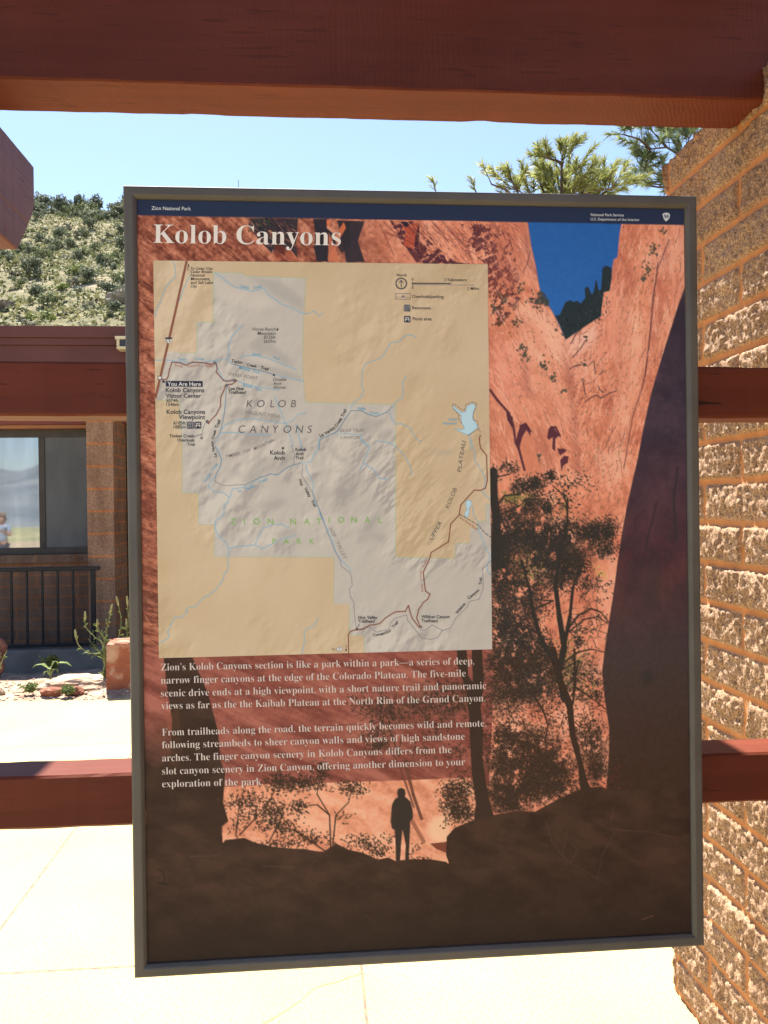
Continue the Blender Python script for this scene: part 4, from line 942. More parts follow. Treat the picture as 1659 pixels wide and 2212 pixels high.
RD = [c3(120, 62, 54), c3(146, 82, 70), c3(178, 104, 86), c3(104, 52, 50)]; RL = [c3(246, 188, 160), c3(250, 200, 176), c3(240, 176, 150)]
LW = cA([(110, 350), (400, 60), (450, 400), (560, 680), (650, 880), (740, 1500), (760, 1834), (110, 1834)]); RWL = cA([(660, 880), (900, 720), (1030, 70), (1490, 60), (1490, 500), (1300, 1100), (1130, 1834), (780, 1834)])
hatch(LW, 700, 1.15, .22, RL, 10, 60, (.6, 1.6), (.15, .45)); hatch(LW, 800, 1.12, .25, RD, 6, 40, (.4, .9), (.15, .5))
hatch(RWL, 800, 1.78, .15, RL, 14, 80, (.6, 1.8), (.15, .45)); hatch(RWL, 1000, 1.80, .2, RD, 6, 46, (.4, .9), (.12, .5))
hatch(cA([(660, 880), (900, 720), (960, 1000), (1000, 1300), (790, 1700), (700, 1200)]), 260, -.75, .3, RD, 5, 22, (.5, 1.1), (.3, .7))
hatch(cB([(760, 0), (1160, 0), (1060, 500), (1010, 900), (800, 600)]), 300, -1.0, .35, [c3(140, 86, 66), c3(112, 66, 54)], 6, 30, (.5, 1.0), (.3, .6))
hatch([(295, 462), (640, 466), (640, 560), (330, 556), (340, 700), (296, 700)], 900, .68, .12, [c3(98, 46, 36), c3(120, 62, 46), c3(196, 124, 94), c3(214, 146, 116)], 10, 60, (.5, 1.1), (.25, .7))
hatch([(295, 600), (338, 600), (345, 1420), (312, 1420), (296, 900)], 600, .38, .14, [c3(78, 36, 30), c3(100, 50, 38), c3(190, 114, 84), c3(206, 134, 100)], 8, 40, (.5, 1.2), (.25, .7))
hatch([(880, 470), (1140, 478), (1060, 568), (900, 566)], 500, .9, .2, [c3(98, 44, 44), c3(120, 58, 50), c3(226, 150, 122)], 8, 44, (.5, 1.1), (.25, .65))
hatch([(340, 1425), (1070, 1408), (1060, 1690), (480, 1700)], 700, .5, .15, [c3(104, 52, 46), c3(172, 104, 86), c3(184, 114, 94)], 10, 70, (.5, 1.0), (.15, .45))
for k in range(1500):       # cracks and bushes that dot the right-hand cliffs
    u = rot.random()
    x, y = (rot.uniform(1020, 1480), rot.uniform(80, 1400)) if u < .55 else (rot.uniform(640, 1050), rot.uniform(1000, 1834)) if u < .8 else (rot.uniform(260, 640), rot.uniform(640, 1300))
    p = toR(cA([(x, y)]))[0]; a = rot.normal(-1.1, .35) if u > .55 else rot.normal(-1.35, .3)
    R.dot(p[0], p[1], rot.uniform(.2, .7)+(.5 if k % 9 == 0 else 0), c3(112, 60, 54) if k % 4 else c3(92, 80, 66), rot.uniform(.25, .75), rot.uniform(1.2, 2.2), a)
for (x, y, r_, n_) in [(1270, 230, 45, 26), (1230, 370, 45, 26), (1190, 450, 18, 10), (1345, 120, 25, 8), (460, 600, 70, 40), (350, 930, 26, 16), (360, 985, 36, 22), (500, 1060, 40, 24), (560, 1140, 26, 16), (640, 1235, 16, 8), (300, 760, 26, 14), (215, 600, 20, 12), (150, 660, 18, 12), (785, 1050, 18, 9), (330, 520, 26, 14), (795, 860, 16, 8), (460, 1690, 14, 12), (860, 720, 30, 16), (580, 805, 10, 6)]:
    for k in range(n_):
        q_ = toR(cA([(x+rot.normal(0, .5)*r_, y+rot.normal(0, .6)*r_)]))[0]; R.dot(q_[0], q_[1], rot.uniform(.6, 1.7), c3(74, 72, 60)+rot.normal(0, 10), .85)
for P in ([(790, 1310), (830, 1280), (870, 1265), (900, 1285), (960, 1250), (1005, 1235)], [(880, 1200), (890, 1225), (915, 1245)], [(770, 1150), (775, 1180), (790, 1260)], [(680, 1080), (720, 1055), (760, 1050)], [(690, 900), (720, 840), (760, 800)], [(700, 1000), (760, 930), (790, 880)], [(850, 1030), (860, 1110)], [(890, 1120), (920, 1090)]):
    R.line(cA(P), 1.5, c3(84, 54, 54), .8)
for P in ([(300, 1610), (310, 1540), (330, 1480), (370, 1465), (400, 1520), (405, 1560), (375, 1510), (345, 1560), (325, 1640)], [(520, 1560), (530, 1500), (560, 1480), (605, 1550), (580, 1570), (575, 1660), (555, 1640), (560, 1560), (530, 1580)], [(590, 1640), (640, 1640), (660, 1655), (610, 1690)], [(612, 1720), (640, 1690), (672, 1695), (665, 1740), (635, 1760), (620, 1800)]):
    R.poly(cA(P), c3(84, 42, 54), .95)
R.line(cA([(330, 1480), (370, 1465), (405, 1520)]), 2.2, c3(84, 42, 54)); R.line(cA([(545, 1490), (580, 1490), (610, 1550)]), 2.4, c3(84, 42, 54))
R.poly(cA([(325, 1640), (350, 1560), (375, 1515), (410, 1570), (470, 1760), (480, 1834), (360, 1834)]), c3(206, 124, 94), .7)
R.line(cA([(120, 1230), (170, 1300), (250, 1390), (280, 1470), (300, 1600), (320, 1640), (360, 1790)]), 3.2, c3(84, 44, 52), .9); R.poly(cA([(230, 1380), (280, 1420), (275, 1500), (240, 1440)]), c3(84, 46, 54))
R.poly(cA([(455, 1680), (475, 1760), (460, 1730)]), c3(90, 84, 54), .9)
for k in range(150):
    x = rot.uniform(770, 1080); y = rot.uniform(1480, 2250); q_ = toR(cA([(x, y)]))[0]; R.dot(q_[0], q_[1], rot.uniform(.35, .8), c3(120, 70, 58), .6, 1.8, rot.normal(-1.2, .4))
# sky and far conifers
skyc = np.zeros_like(R.c); skyc[:] = c3(40, 92, 160); skyc += (np.clip((R.Y/RH-.03)/.16, 0, 1)[..., None]*c3(6, 10, 14)); skyc += (fine[..., None]-.5)*10
R.poly(cA([(383, 40), (1048, 40), (1030, 130), (1020, 250), (1015, 295), (990, 310), (980, 360), (975, 440), (960, 530), (920, 540), (905, 640), (900, 700), (650, 875), (600, 760), (560, 680), (535, 640), (480, 560), (465, 500), (440, 350), (410, 220)]), skyc)
R.poly(cA([(575, 705), (610, 700), (635, 640), (650, 610), (690, 595), (700, 610), (735, 600), (755, 620), (790, 580), (785, 510), (810, 500), (835, 560), (850, 530), (862, 455), (868, 455), (885, 530), (900, 520), (905, 440), (910, 370), (935, 352), (975, 370), (975, 440), (960, 530), (920, 540), (905, 640), (900, 710), (850, 740), (730, 820), (650, 875), (615, 780)]), c3(40, 50, 54))
for k in range(170):
    y = rot.uniform(470, 850); x = rot.uniform(620, 960)
    if y < 1130-.66*x+40*0 and x < 890: continue
    if y > 1250-.6*x: continue
    q_ = toR(cA([(x, y)]))[0]; R.dot(q_[0], q_[1], rot.uniform(.5, 1.5), c3(62, 74, 70) if k % 2 else c3(28, 34, 38), .6, 1.4, 1.4)
R.poly(cA([(470, 525), (500, 545), (535, 600), (532, 640), (440, 625), (365, 605), (380, 580), (440, 580)]), c3(66, 66, 62), .95, tex=np.clip((fine-.25)*4, 0, 1))
for P in ([(383, 40), (410, 220), (440, 350), (465, 500), (480, 560)], [(540, 650), (600, 760), (650, 870)]): R.line(cA(P), 1.2, c3(150, 90, 84), .5)
# sunlit band at the foot of the wall
lit = tri(nz(.02, .07, .5, 81, 5, .6)*.7+fine*.3, c3(204, 126, 95), c3(224, 150, 116), c3(238, 174, 140), .32, .68)
R.poly([(475, 1705), (600, 1698), (800, 1692), (1030, 1683), (1075, 1900), (480, 1860)], lit)
R.poly(cD([(470, 250), (700, 130), (900, 130), (1130, 150), (1100, 190), (800, 190), (520, 300), (480, 350)]), c3(232, 158, 124), .35, blur=6)
R.poly(cD([(1440, 290), (1500, 255), (1545, 262), (1540, 380), (1470, 390), (1440, 340)]), c3(240, 188, 150), .9, blur=3)
R.line(cD([(1330, 0), (1370, 160), (1410, 275)]), 4, c3(104, 62, 50), .9); R.line(cD([(1355, 270), (1420, 385)]), 5, c3(150, 90, 68), .8)
R.poly(cD([(1450, 395), (1540, 385), (1530, 440), (1480, 420)]), c3(110, 54, 40), .9)
# dark wall at the right, and the dark ground
dw = tri(nz(.03, .03, .2, 91, 4), c3(54, 44, 56), c3(66, 52, 64), c3(78, 58, 70), .3, .7)
vy = np.clip((R.Y/RH-.30)/.2, 0, 1)[..., None]; dw += (tri(blot, c3(62, 42, 46), c3(76, 46, 50), c3(88, 52, 54))-dw)*vy
vy = np.clip((R.Y/RH-.48)/.14, 0, 1)[..., None]*.9; dw += (c3(66, 55, 54)-dw)*vy  # greyish mid band: sky glare on the panel put into the print colour
vy = np.clip((R.Y/RH-.60)/.17, 0, 1)[..., None]; dw += (c3(62, 43, 34)-dw)*vy; dw += (fine[..., None]-.5)*8
R.poly(cA([(1490, 500), (1440, 640), (1380, 830), (1320, 1020), (1250, 1260), (1195, 1510), (1160, 1700)])+cB([(1150, 170), (1090, 430), (1050, 640), (1020, 830), (990, 1060), (960, 1250), (930, 1440), (905, 1640), (925, 1834)])+cC([(1050, 470), (1050, 620), (1030, 900), (1700, 1100), (1700, 0)])+cA([(1700, 500)]), dw)
R.line(cB([(1440, 200), (1410, 430), (1430, 700)]), 4, c3(54, 46, 50), .8); R.line(cB([(1290, 450), (1230, 680), (1190, 900)]), 3, c3(58, 44, 48), .8)
R.poly(cB([(1260, 860), (1320, 840), (1290, 1200), (1190, 1180)]), c3(58, 50, 50), .6, blur=6); R.line(cB([(1200, 500), (1140, 560), (1140, 640)]), 1.5, c3(58, 40, 44), .7)
for k in range(40):
    q_ = toR(cC([(rot.uniform(1010, 1130), rot.uniform(660, 850))]))[0]; R.dot(q_[0], q_[1], rot.uniform(.5, 1.3), c3(104, 50, 46), .6)
gd = tri(nz(.03, .06, .2, 95, 5), c3(54, 37, 29), c3(62, 43, 34), c3(71, 49, 39), .3, .7); gy = np.clip((R.Y/RH-.9)/.1, 0, 1)[..., None]; gd += (c3(42, 31, 26)-gd)*gy*.8; gd += (fine[..., None]-.5)*5
R.poly(cG([(80, 100), (215, 95), (290, 270), (335, 440), (350, 590), (370, 640)])+cD([(460, 200), (485, 290), (450, 320), (458, 395), (470, 380), (560, 370), (620, 395), (700, 412), (780, 420), (850, 422), (900, 432), (940, 435), (1000, 395), (1060, 425), (1130, 440), (1200, 472), (1250, 462), (1285, 478), (1350, 470), (1450, 470), (1530, 482), (1700, 800), (1700, 1100), (90, 1100), (90, 0)])+cG([(40, 640), (110, 560), (120, 400), (95, 240)]), gd)
R.poly(cG([(-30, 330), (75, 330), (130, 560), (120, 780), (-30, 800)]), gd, 1.0, tex=np.clip((R.Y/RH-.665)/.09, 0, 1)); R.poly(cG([(60, 420), (150, 330), (170, 560), (140, 620), (60, 560)]), c3(112, 70, 44), .45, tex=st1)
R.poly(cC([(1080, 860), (1000, 830), (900, 840), (800, 880), (700, 930), (600, 985), (480, 980), (380, 1000), (240, 1030), (110, 1085), (62, 1140), (58, 1250), (75, 1300), (-100, 1330), (-400, 1320), (-400, 2000), (1700, 2000), (1700, 850)]), gd)
for (P, wd) in (([(665, 1040), (700, 1160), (765, 1250), (820, 1300)], 1.1), ([(800, 1100), (765, 1240)], .9), ([(830, 1180), (858, 1215), (820, 1290)], 1.0), ([(1080, 950), (1060, 1040), (1080, 1120), (1010, 1250), (980, 1390), (840, 1310)], .9)): R.line(cC(P), wd, c3(98, 74, 66), .4)
R.line(cC([(1090, 1095), (1280, 1105), (1450, 1140)]), 1.4, c3(92, 62, 54), .5); R.line(cC([(1250, 1640), (1320, 1615)]), 1.6, c3(104, 70, 58), .7); R.line(cD([(650, 505), (800, 510)]), 1.6, c3(84, 64, 54), .6); R.line(cD([(300, 460), (440, 455)]), 1.6, c3(84, 62, 54), .5)
R.poly(cC([(1240, 1200), (1450, 1180), (1530, 1300), (1380, 1370), (1200, 1320)]), c3(84, 52, 46), .45, tex=blot, blur=6); R.poly(cD([(680, 700), (760, 685), (850, 700), (760, 720)]), c3(82, 56, 48), .5, blur=6)
R.poly(cC([(1250, 130), (1310, 130), (1320, 200), (1260, 220)]), c3(48, 44, 42), .7, blur=3); R.line(cD([(150, 520), (180, 545), (175, 590)]), 1.6, c3(44, 32, 26), .8); R.line(cD([(150, 585), (190, 595)]), 3, c3(42, 32, 27), .8)
# trees in silhouette
DK = c3(50, 45, 41); DK2 = c3(60, 44, 35)
hole_n = nz(.13, .13, 0, 101, 3, .6)
def leaves(cv, cx, cy, rx, ry, n, hole=0.0, col=DK, al=.92, r0=.42, r1=1.25):
    n = int(n*2.9) if n > 30 else n; hole -= .035 if hole else 0
    for k in range(n):
        u, v = rot.normal(0, .52), rot.normal(0, .52)
        if u*u+v*v > 2.2: continue
        q_ = toR(cv([(cx+u*rx, cy+v*ry)]))[0]
        if not (0 < q_[0] < RW-1 and 0 < q_[1] < RH-1): continue
        if hole and hole_n[int(q_[1]), int(q_[0])]*.6+spk[int(q_[1]), int(q_[0])]*.4+rot.normal(0, .06) < hole: continue
        R.dot(q_[0], q_[1], rot.uniform(r0, r1), col+rot.normal(0, 5), al*rot.uniform(.74, 1), rot.uniform(1, 1.7), rot.uniform(0, 3.1))
und = np.clip((hole_n*.5+spk*.5-.36)*5, 0, 1)
for P, al_ in ((cB([(135, 560), (400, 330), (560, 560), (780, 560), (990, 620), (960, 800), (800, 860), (700, 1000), (500, 1000), (300, 900), (135, 1000)]), .75), (cB([(135, 850), (300, 900), (520, 1000), (420, 1300), (560, 1560), (500, 1834), (135, 1834)]), .7), (cB([(560, 1560), (760, 1480), (900, 1640), (880, 1834), (500, 1834)]), .45), (cC([(290, 0), (700, 0), (780, 260), (560, 330), (340, 420)]), .5), (cC([(330, 560), (560, 460), (800, 560), (870, 830), (600, 980), (350, 990), (300, 800)]), .8), (cC([(860, 560), (1030, 420), (1030, 810), (930, 810)]), .7), (cG([(1000, 260), (1550, 200), (1540, 420), (1250, 420)]), .4)):
    R.poly(P, c3(84, 58, 46), al_, tex=und, blur=7)
GRN = c3(128, 122, 66)
for (x, y, rx, ry, n_) in [(300, 420, 130, 60, 50), (420, 900, 150, 150, 50), (680, 1600, 120, 200, 70), (640, 480, 90, 90, 30), (200, 820, 90, 80, 30), (840, 1750, 60, 80, 20)]: leaves(cB, x, y, rx, ry, n_, 0, GRN, .6, .8, 2)
leaves(cB, 900, 940, 70, 50, 16, 0, c3(206, 176, 96), .6, 1, 2.4)
for a in ([(640, 1834), (600, 1640), (570, 1580), (470, 1400), (420, 1220), (395, 1060), (340, 860)], ): R.line(cB(a), 9, DK, 1, None, 3)
R.line(cB([(600, 1640), (640, 1470), (605, 1250), (580, 1050), (600, 850), (660, 600), (665, 420)]), 9, DK, 1, None, 2)
R.line(cB([(640, 1450), (680, 1250), (700, 1050), (760, 880)]), 6, DK, 1, None, 2)
R.line(cB([(665, 1340), (740, 1240), (830, 1195), (900, 1220), (950, 1290)]), 3, DK, 1, None, 1.2); R.line(cB([(670, 1360), (780, 1270), (880, 1250), (945, 1300)]), 2.4, DK, 1, None, 1)
R.line(cB([(640, 1570), (740, 1500), (830, 1480), (920, 1500)]), 3, DK, 1, None, 1); R.line(cB([(430, 1200), (560, 1140), (400, 1130), (280, 1180)]), 3, DK, .9, None, 1); R.line(cB([(600, 1640), (740, 1560), (700, 1800)]), 2.2, DK, .9)
R.line(cB([(140, 230), (145, 420), (165, 560), (150, 900)]), 10, DK, 1, None, 12); R.line(cB([(160, 480), (220, 400), (320, 390), (440, 300)]), 3, DK, 1, None, 1.2); R.line(cB([(160, 270), (250, 250), (310, 210)]), 2, DK, 1, None, 1); R.line(cB([(190, 540), (330, 470), (420, 390)]), 2.4, DK, 1, None, 1); R.line(cB([(660, 480), (640, 400), (560, 330)]), 2, DK, 1, None, 1)
R.poly(cC([(690, -20), (725, -20), (770, 180), (830, 320), (845, 500), (880, 640), (920, 800), (945, 850), (875, 860), (860, 700), (810, 520), (795, 360), (740, 220), (700, 80)]), DK2); R.line(cC([(830, 330), (845, 200), (840, 0)]), 3, DK2, 1)
R.line(cC([(600, 290), (650, 370), (680, 460), (660, 560)]), 3, DK2, 1, None, 1.5); R.line(cC([(850, 230), (940, 290), (1030, 360)]), 2.4, DK2, 1, None, 1); R.line(cC([(560, 250), (700, 260), (760, 220)]), 1.6, DK2, 1)
R.poly(cC([(215, -10), (278, -10), (290, 180), (270, 350), (285, 500), (280, 650), (300, 800), (325, 920), (350, 1012), (228, 1035), (240, 940), (215, 760), (205, 560), (200, 420), (190, 330), (180, 240), (130, 100), (125, -10), (185, -10), (195, 160), (222, 200)]), DK2)
def twigs(cv, x, y, rx, ry, n, col=DK):
    for k in range(n):
        p = np.array([x+rot.normal(0, .5)*rx, y+rot.normal(0, .5)*ry]); a = rot.uniform(0, 6.28); P = [tuple(p)]
        for q_ in range(4): a += rot.normal(0, .4); p = p+np.array([math.cos(a), math.sin(a)])*rot.uniform(12, 34); P.append(tuple(p))
        R.line(cv(P), rot.uniform(.5, 1.0), col, .75)
for a in ((cB, 350, 600, 200, 250, 60), (cB, 620, 900, 200, 250, 50), (cB, 300, 1300, 160, 250, 50), (cB, 800, 1300, 130, 300, 36), (cB, 400, 1700, 200, 130, 40), (cC, 560, 650, 200, 220, 60, DK2), (cC, 900, 400, 110, 250, 30, DK2), (cC, 460, 250, 150, 140, 30, DK2), (cG, 1150, 350, 160, 70, 26, DK2)): twigs(*a)
for (x, y, rx, ry, n_, h_) in [(150, 260, 40, 60, 45, 0), (240, 190, 70, 40, 40, .42), (300, 215, 30, 30, 22, 0), (350, 330, 90, 60, 120, .4), (440, 320, 60, 60, 110, 0), (400, 450, 150, 100, 230, .46), (520, 490, 40, 40, 50, 0), (540, 260, 45, 40, 60, 0), (690, 320, 150, 80, 100, .48), (640, 440, 130, 80, 90, .46), (250, 560, 130, 90, 130, .46),
        (300, 1250, 200, 300, 520, .42), (420, 1620, 280, 220, 520, .44), (200, 900, 100, 160, 300, .4), (260, 680, 140, 110, 380, .38), (190, 780, 70, 120, 260, .3), (450, 680, 170, 130, 480, .4), (560, 760, 160, 120, 460, .36), (640, 640, 150, 100, 260, .42), (860, 660, 130, 80, 340, .32), (960, 640, 50, 90, 110, .3), (930, 780, 110, 60, 110, .42), (700, 880, 110, 120, 360, .36), (500, 880, 150, 130, 380, .4), (250, 950, 130, 110, 160, .46), (180, 1050, 60, 200, 180, .4), (330, 1050, 150, 90, 170, .46), (620, 1000, 90, 110, 170, .42), (820, 1020, 110, 70, 90, .46), (450, 1150, 130, 110, 130, .48), (200, 1300, 110, 160, 330, .38), (330, 1380, 130, 130, 270, .42), (440, 1480, 160, 120, 220, .45), (230, 1550, 160, 130, 230, .45), (560, 1700, 200, 180, 260, .47), (330, 1750, 220, 150, 330, .43), (780, 1640, 130, 160, 140, .48), (870, 1780, 60, 80, 60, .45), (740, 1430, 40, 60, 40, .4), (880, 1250, 70, 40, 26, 0), (880, 1110, 90, 60, 30, .4), (760, 1330, 110, 80, 40, .45)]: leaves(cB, x, y, rx, ry, n_, h_)
for (x, y, rx, ry, n_, h_) in [(440, 560, 190, 200, 420, .4), (640, 760, 260, 130, 520, .36), (480, 880, 200, 80, 300, .34), (420, 120, 130, 110, 180, .44), (540, 70, 110, 80, 120, .45), (700, 120, 60, 80, 60, .44), (400, 300, 110, 90, 130, .46), (500, 240, 130, 90, 110, .47), (700, 420, 120, 100, 120, .48), (900, 250, 120, 120, 110, .48), (420, 520, 120, 90, 200, .4), (600, 600, 170, 110, 430, .38), (460, 700, 150, 110, 360, .4), (700, 720, 130, 100, 340, .4), (560, 830, 200, 90, 420, .38), (400, 880, 90, 90, 200, .38), (760, 850, 110, 60, 150, .4), (950, 560, 80, 130, 240, .42), (980, 730, 60, 90, 190, .4), (880, 470, 100, 90, 100, .46), (450, 950, 110, 50, 140, .3), (180, 830, 70, 60, 70, .4), (120, 900, 100, 80, 80, .45), (150, 1000, 100, 50, 110, .35), (60, 1060, 50, 40, 20, 0), (80, 330, 120, 60, 100, .42), (150, 80, 40, 60, 30, .4), (120, 620, 70, 60, 40, .44), (150, 740, 80, 30, 24, 0)]: leaves(cC, x, y, rx, ry, n_, h_, DK2)
for (x, y, rx, ry, n_, h_) in [(1080, 330, 130, 50, 80, .46), (1330, 330, 180, 60, 170, .43), (1130, 380, 100, 50, 90, .4), (1080, 470, 90, 70, 110, .38), (1420, 250, 110, 60, 90, .43), (1000, 280, 70, 30, 24, 0), (1090, 510, 50, 30, 50, 0), (1350, 430, 70, 60, 40, .46), (1300, 540, 120, 50, 40, .48), (760, 690, 140, 40, 80, .42)]: leaves(cG, x, y, rx, ry, n_, h_, DK2)
R.line(cG([(1200, 480), (1190, 560), (1140, 420)]), 2, DK2, .7); R.line(cG([(1130, 500), (1190, 600), (1260, 800)]), 2.6, c3(104, 60, 50), .8)
for P in ([(520, 360), (530, 280), (540, 180)], [(540, 355), (620, 270), (690, 180), (720, 100)], [(975, 420), (970, 260), (910, 160), (930, 40)], [(985, 400), (1000, 260), (1060, 200), (1080, 130)], [(970, 260), (910, 210), (820, 220)], [(680, 390), (740, 270), (700, 180)], [(945, 430), (800, 330), (740, 320)]): R.line(cD(P), 2.0, DK2, .95, None, 1)
for (x, y, rx, ry, n_, h_) in [(560, 190, 90, 50, 60, 0), (620, 260, 120, 60, 70, 0), (700, 240, 70, 80, 80, 0), (720, 100, 60, 50, 70, 0), (820, 110, 110, 40, 90, 0), (820, 220, 60, 40, 46, 0), (930, 60, 40, 60, 40, 0), (1080, 130, 70, 40, 60, 0), (1040, 270, 50, 30, 26, 0), (730, 320, 100, 40, 60, 0), (860, 370, 110, 40, 60, 0), (520, 320, 50, 40, 30, 0), (1120, 390, 90, 40, 50, 0), (1200, 430, 60, 40, 46, 0), (1260, 370, 25, 30, 20, 0), (1385, 420, 30, 40, 20, 0), (1560, 150, 60, 70, 90, .35), (1590, 230, 70, 60, 110, 0), (1530, 210, 40, 40, 26, 0), (1400, 470, 60, 10, 20, 0), (700, 400, 120, 20, 40, 0)]: leaves(cD, x, y, rx, ry, n_, h_, DK2, .92, .6, 1.4)
# the walker standing in the gap
R.poly(cD([(1297, 172), (1293, 150), (1298, 134), (1313, 128), (1328, 134), (1334, 152), (1331, 172), (1340, 178), (1358, 195), (1368, 240), (1369, 272), (1356, 290), (1355, 325), (1352, 400), (1348, 472), (1331, 474), (1334, 400), (1319, 326), (1312, 400), (1307, 478), (1287, 478), (1285, 390), (1281, 330), (1268, 322), (1262, 290), (1268, 210), (1280, 185)]), c3(56, 46, 40))
# header band of the panel
R.poly([(250, 380), (1560, 380), (1560, 481.5), (1485, 480.0), (888, 469.5), (292, 459.3), (250, 458.5)], c3(38, 47, 72))
panel = photo.to_mesh(PX0, PX1, PZ0, PZ1, SY+0.0085, 'print_panel', INK, sign)
panel['label'] = 'printed canyon photograph with a dark blue head band'

# ---- the trail map
MTL, MTR, MBR, MBL = (328, 556), (1056.5, 567.5), (1067.5, 1406), (341, 1421)
muv = uvp([MTL, MTR, MBR, MBL]); mx0, mx1 = muv[[0, 3], 0].mean(), muv[[1, 2], 0].mean(); my0, my1 = muv[:2, 1].mean(), muv[2:, 1].mean()
MW, MH = 640, 748
mp = Raster(MW, MH, lambda P: (uvp(P)-[mx0, my0])/[mx1-mx0, my1-my0]*[MW, MH]); R = mp
TAN, GRY = c3(197, 172, 141), c3(186, 176, 166)
def shade(ang, sx, sy, seed):
    h = R.noise(sx, sy, ang, seed, 4, .46); gy_, gx_ = np.gradient(h); g_ = (gx_*.7+gy_*.7)/sx; k = np.clip((R.noise(.008, .008, 0, seed+5, 3)-.38)*4, .15, 1); return g_*k
s1 = shade(.5, .020, .014, 4); s2 = shade(-.85, .016, .034, 9)
wE = np.clip((R.X/MW-.5)/.15, 0, 1)*np.clip((R.Y/MH-.38)/.08, 0, 1)*np.clip((.86-R.Y/MH)/.08, 0, 1)
relief = s1*(1-wE)+s2*wE*.9
R.c[:] = TAN+np.clip(relief, -.6, .5)[..., None]*c3(14, 15, 17)+(R.noise(.006, .006, 0, 6, 3)[..., None]-.5)*c3(16, 18, 26)
PARK = [(334, 862)]+M1([(90, 1340), (200, 920), (310, 925), (315, 938), (470, 935), (472, 645), (625, 648), (625, 185), (910, 195), (915, 220), (1487, 240), (1460, 700), (1455, 1100), (1480, 1392)])+M2([(745, 1355)])+M4([(743, 1055), (1272, 1070), (1275, 932), (1408, 932), (1410, 795), (1478, 800), (1480, 735), (1548, 735), (1550, 585), (1640, 585), (1640, 2000), (465, 2000), (462, 1755), (328, 1753), (330, 1475), (190, 1475), (195, 1058)])+M3([(630, 1098), (632, 803), (485, 800), (487, 510), (335, 508), (338, 70)])+M1([(312, 1480), (310, 1375)])
pk = np.zeros_like(R.c); pk[:] = GRY; rl_ = np.clip(relief*1.35, -.75, .75); pk += rl_[..., None]*c3(18, 17, 15)
pk += np.where(rl_[..., None] < -.32, (rl_[..., None]+.32)*c3(16, 18, 12), 0)
R.poly(PARK, pk)
def mound(cv, P, al=.35, col=c3(150, 143, 138)): R.poly(cv(P), col, al*1.1, blur=4)
for cv, P in ((M1, [(960, 850), (1080, 760), (1180, 860), (1290, 940), (1390, 1060), (1300, 1050), (1150, 960), (1000, 920)]), (M1, [(920, 1060), (1060, 1030), (1240, 1080), (1440, 1150), (1450, 1190), (1280, 1160), (1080, 1110)]), (M1, [(950, 1180), (1120, 1200), (1320, 1230), (1250, 1260), (1050, 1230)]), (M1, [(720, 1530), (870, 1440), (1000, 1490), (1260, 1540), (1200, 1570), (980, 1545)]), (M3, [(920, 320), (1060, 170), (1200, 170), (1370, 120), (1380, 240), (1220, 330), (1100, 320), (980, 400), (880, 420)]), (M3, [(760, 300), (860, 290), (900, 350), (800, 330)]), (M3, [(1010, 640), (1120, 590), (1240, 550), (1320, 580), (1240, 650), (1100, 650)]), (M3, [(680, 810), (760, 900), (900, 960), (1000, 975), (860, 960), (740, 900)]), (M3, [(1170, 880), (1350, 840), (1430, 880), (1200, 920)]), (M4, [(140, 60), (220, 140), (330, 190), (330, 225), (220, 190)]), (M4, [(0, 600), (160, 260), (200, 240), (100, 480)]), (M4, [(120, 660), (330, 400), (420, 280), (300, 520)]), (M4, [(250, 560), (380, 420), (470, 340), (360, 520)]), (M4, [(360, 940), (480, 760), (640, 560), (560, 800), (480, 920)]), (M4, [(380, 860), (560, 680), (520, 800)]), (M4, [(500, 860), (660, 850), (640, 930)]), (M4, [(1000, 120), (1300, 100), (1200, 150)][:3]), (M2, [(260, 1560), (520, 1490), (690, 1480), (600, 1570), (440, 1600)]), (M2, [(560, 1620), (690, 1560), (740, 1640), (640, 1690)]), (M1, [(930, 220), (1250, 270), (1460, 430), (1470, 560), (1330, 470), (1200, 400), (1090, 310)])):
    mound(cv, P)
for cv, P in ((M1, [(640, 230), (820, 340), (1060, 380), (1250, 500), (1000, 520), (800, 470), (650, 420)]), (M1, [(900, 960), (1060, 975), (1250, 1060), (1380, 1090), (1200, 1060), (1000, 1010)]), (M1, [(740, 1620), (900, 1570), (1100, 1570), (1250, 1600), (1150, 1680), (900, 1660)]), (M3, [(760, 20), (900, 60), (1100, 50), (1250, 60), (1000, 160), (800, 230)])): mound(cv, P, .3, c3(212, 198, 186))
BL = c3(116, 164, 192); BR = c3(122, 66, 50); DT = c3(104, 104, 116)
def river(cv, *Ps, wd=1.4, al=.9):
    for P in Ps: R.line(cv(P), wd, BL, al)
bound = PARK+[PARK[0]]; R.line(bound[3:20], .9, c3(150, 176, 138), .9); R.line(bound[20:31], .9, c3(150, 176, 138), .9); R.line(bound[31:], .9, c3(150, 176, 138), .9)
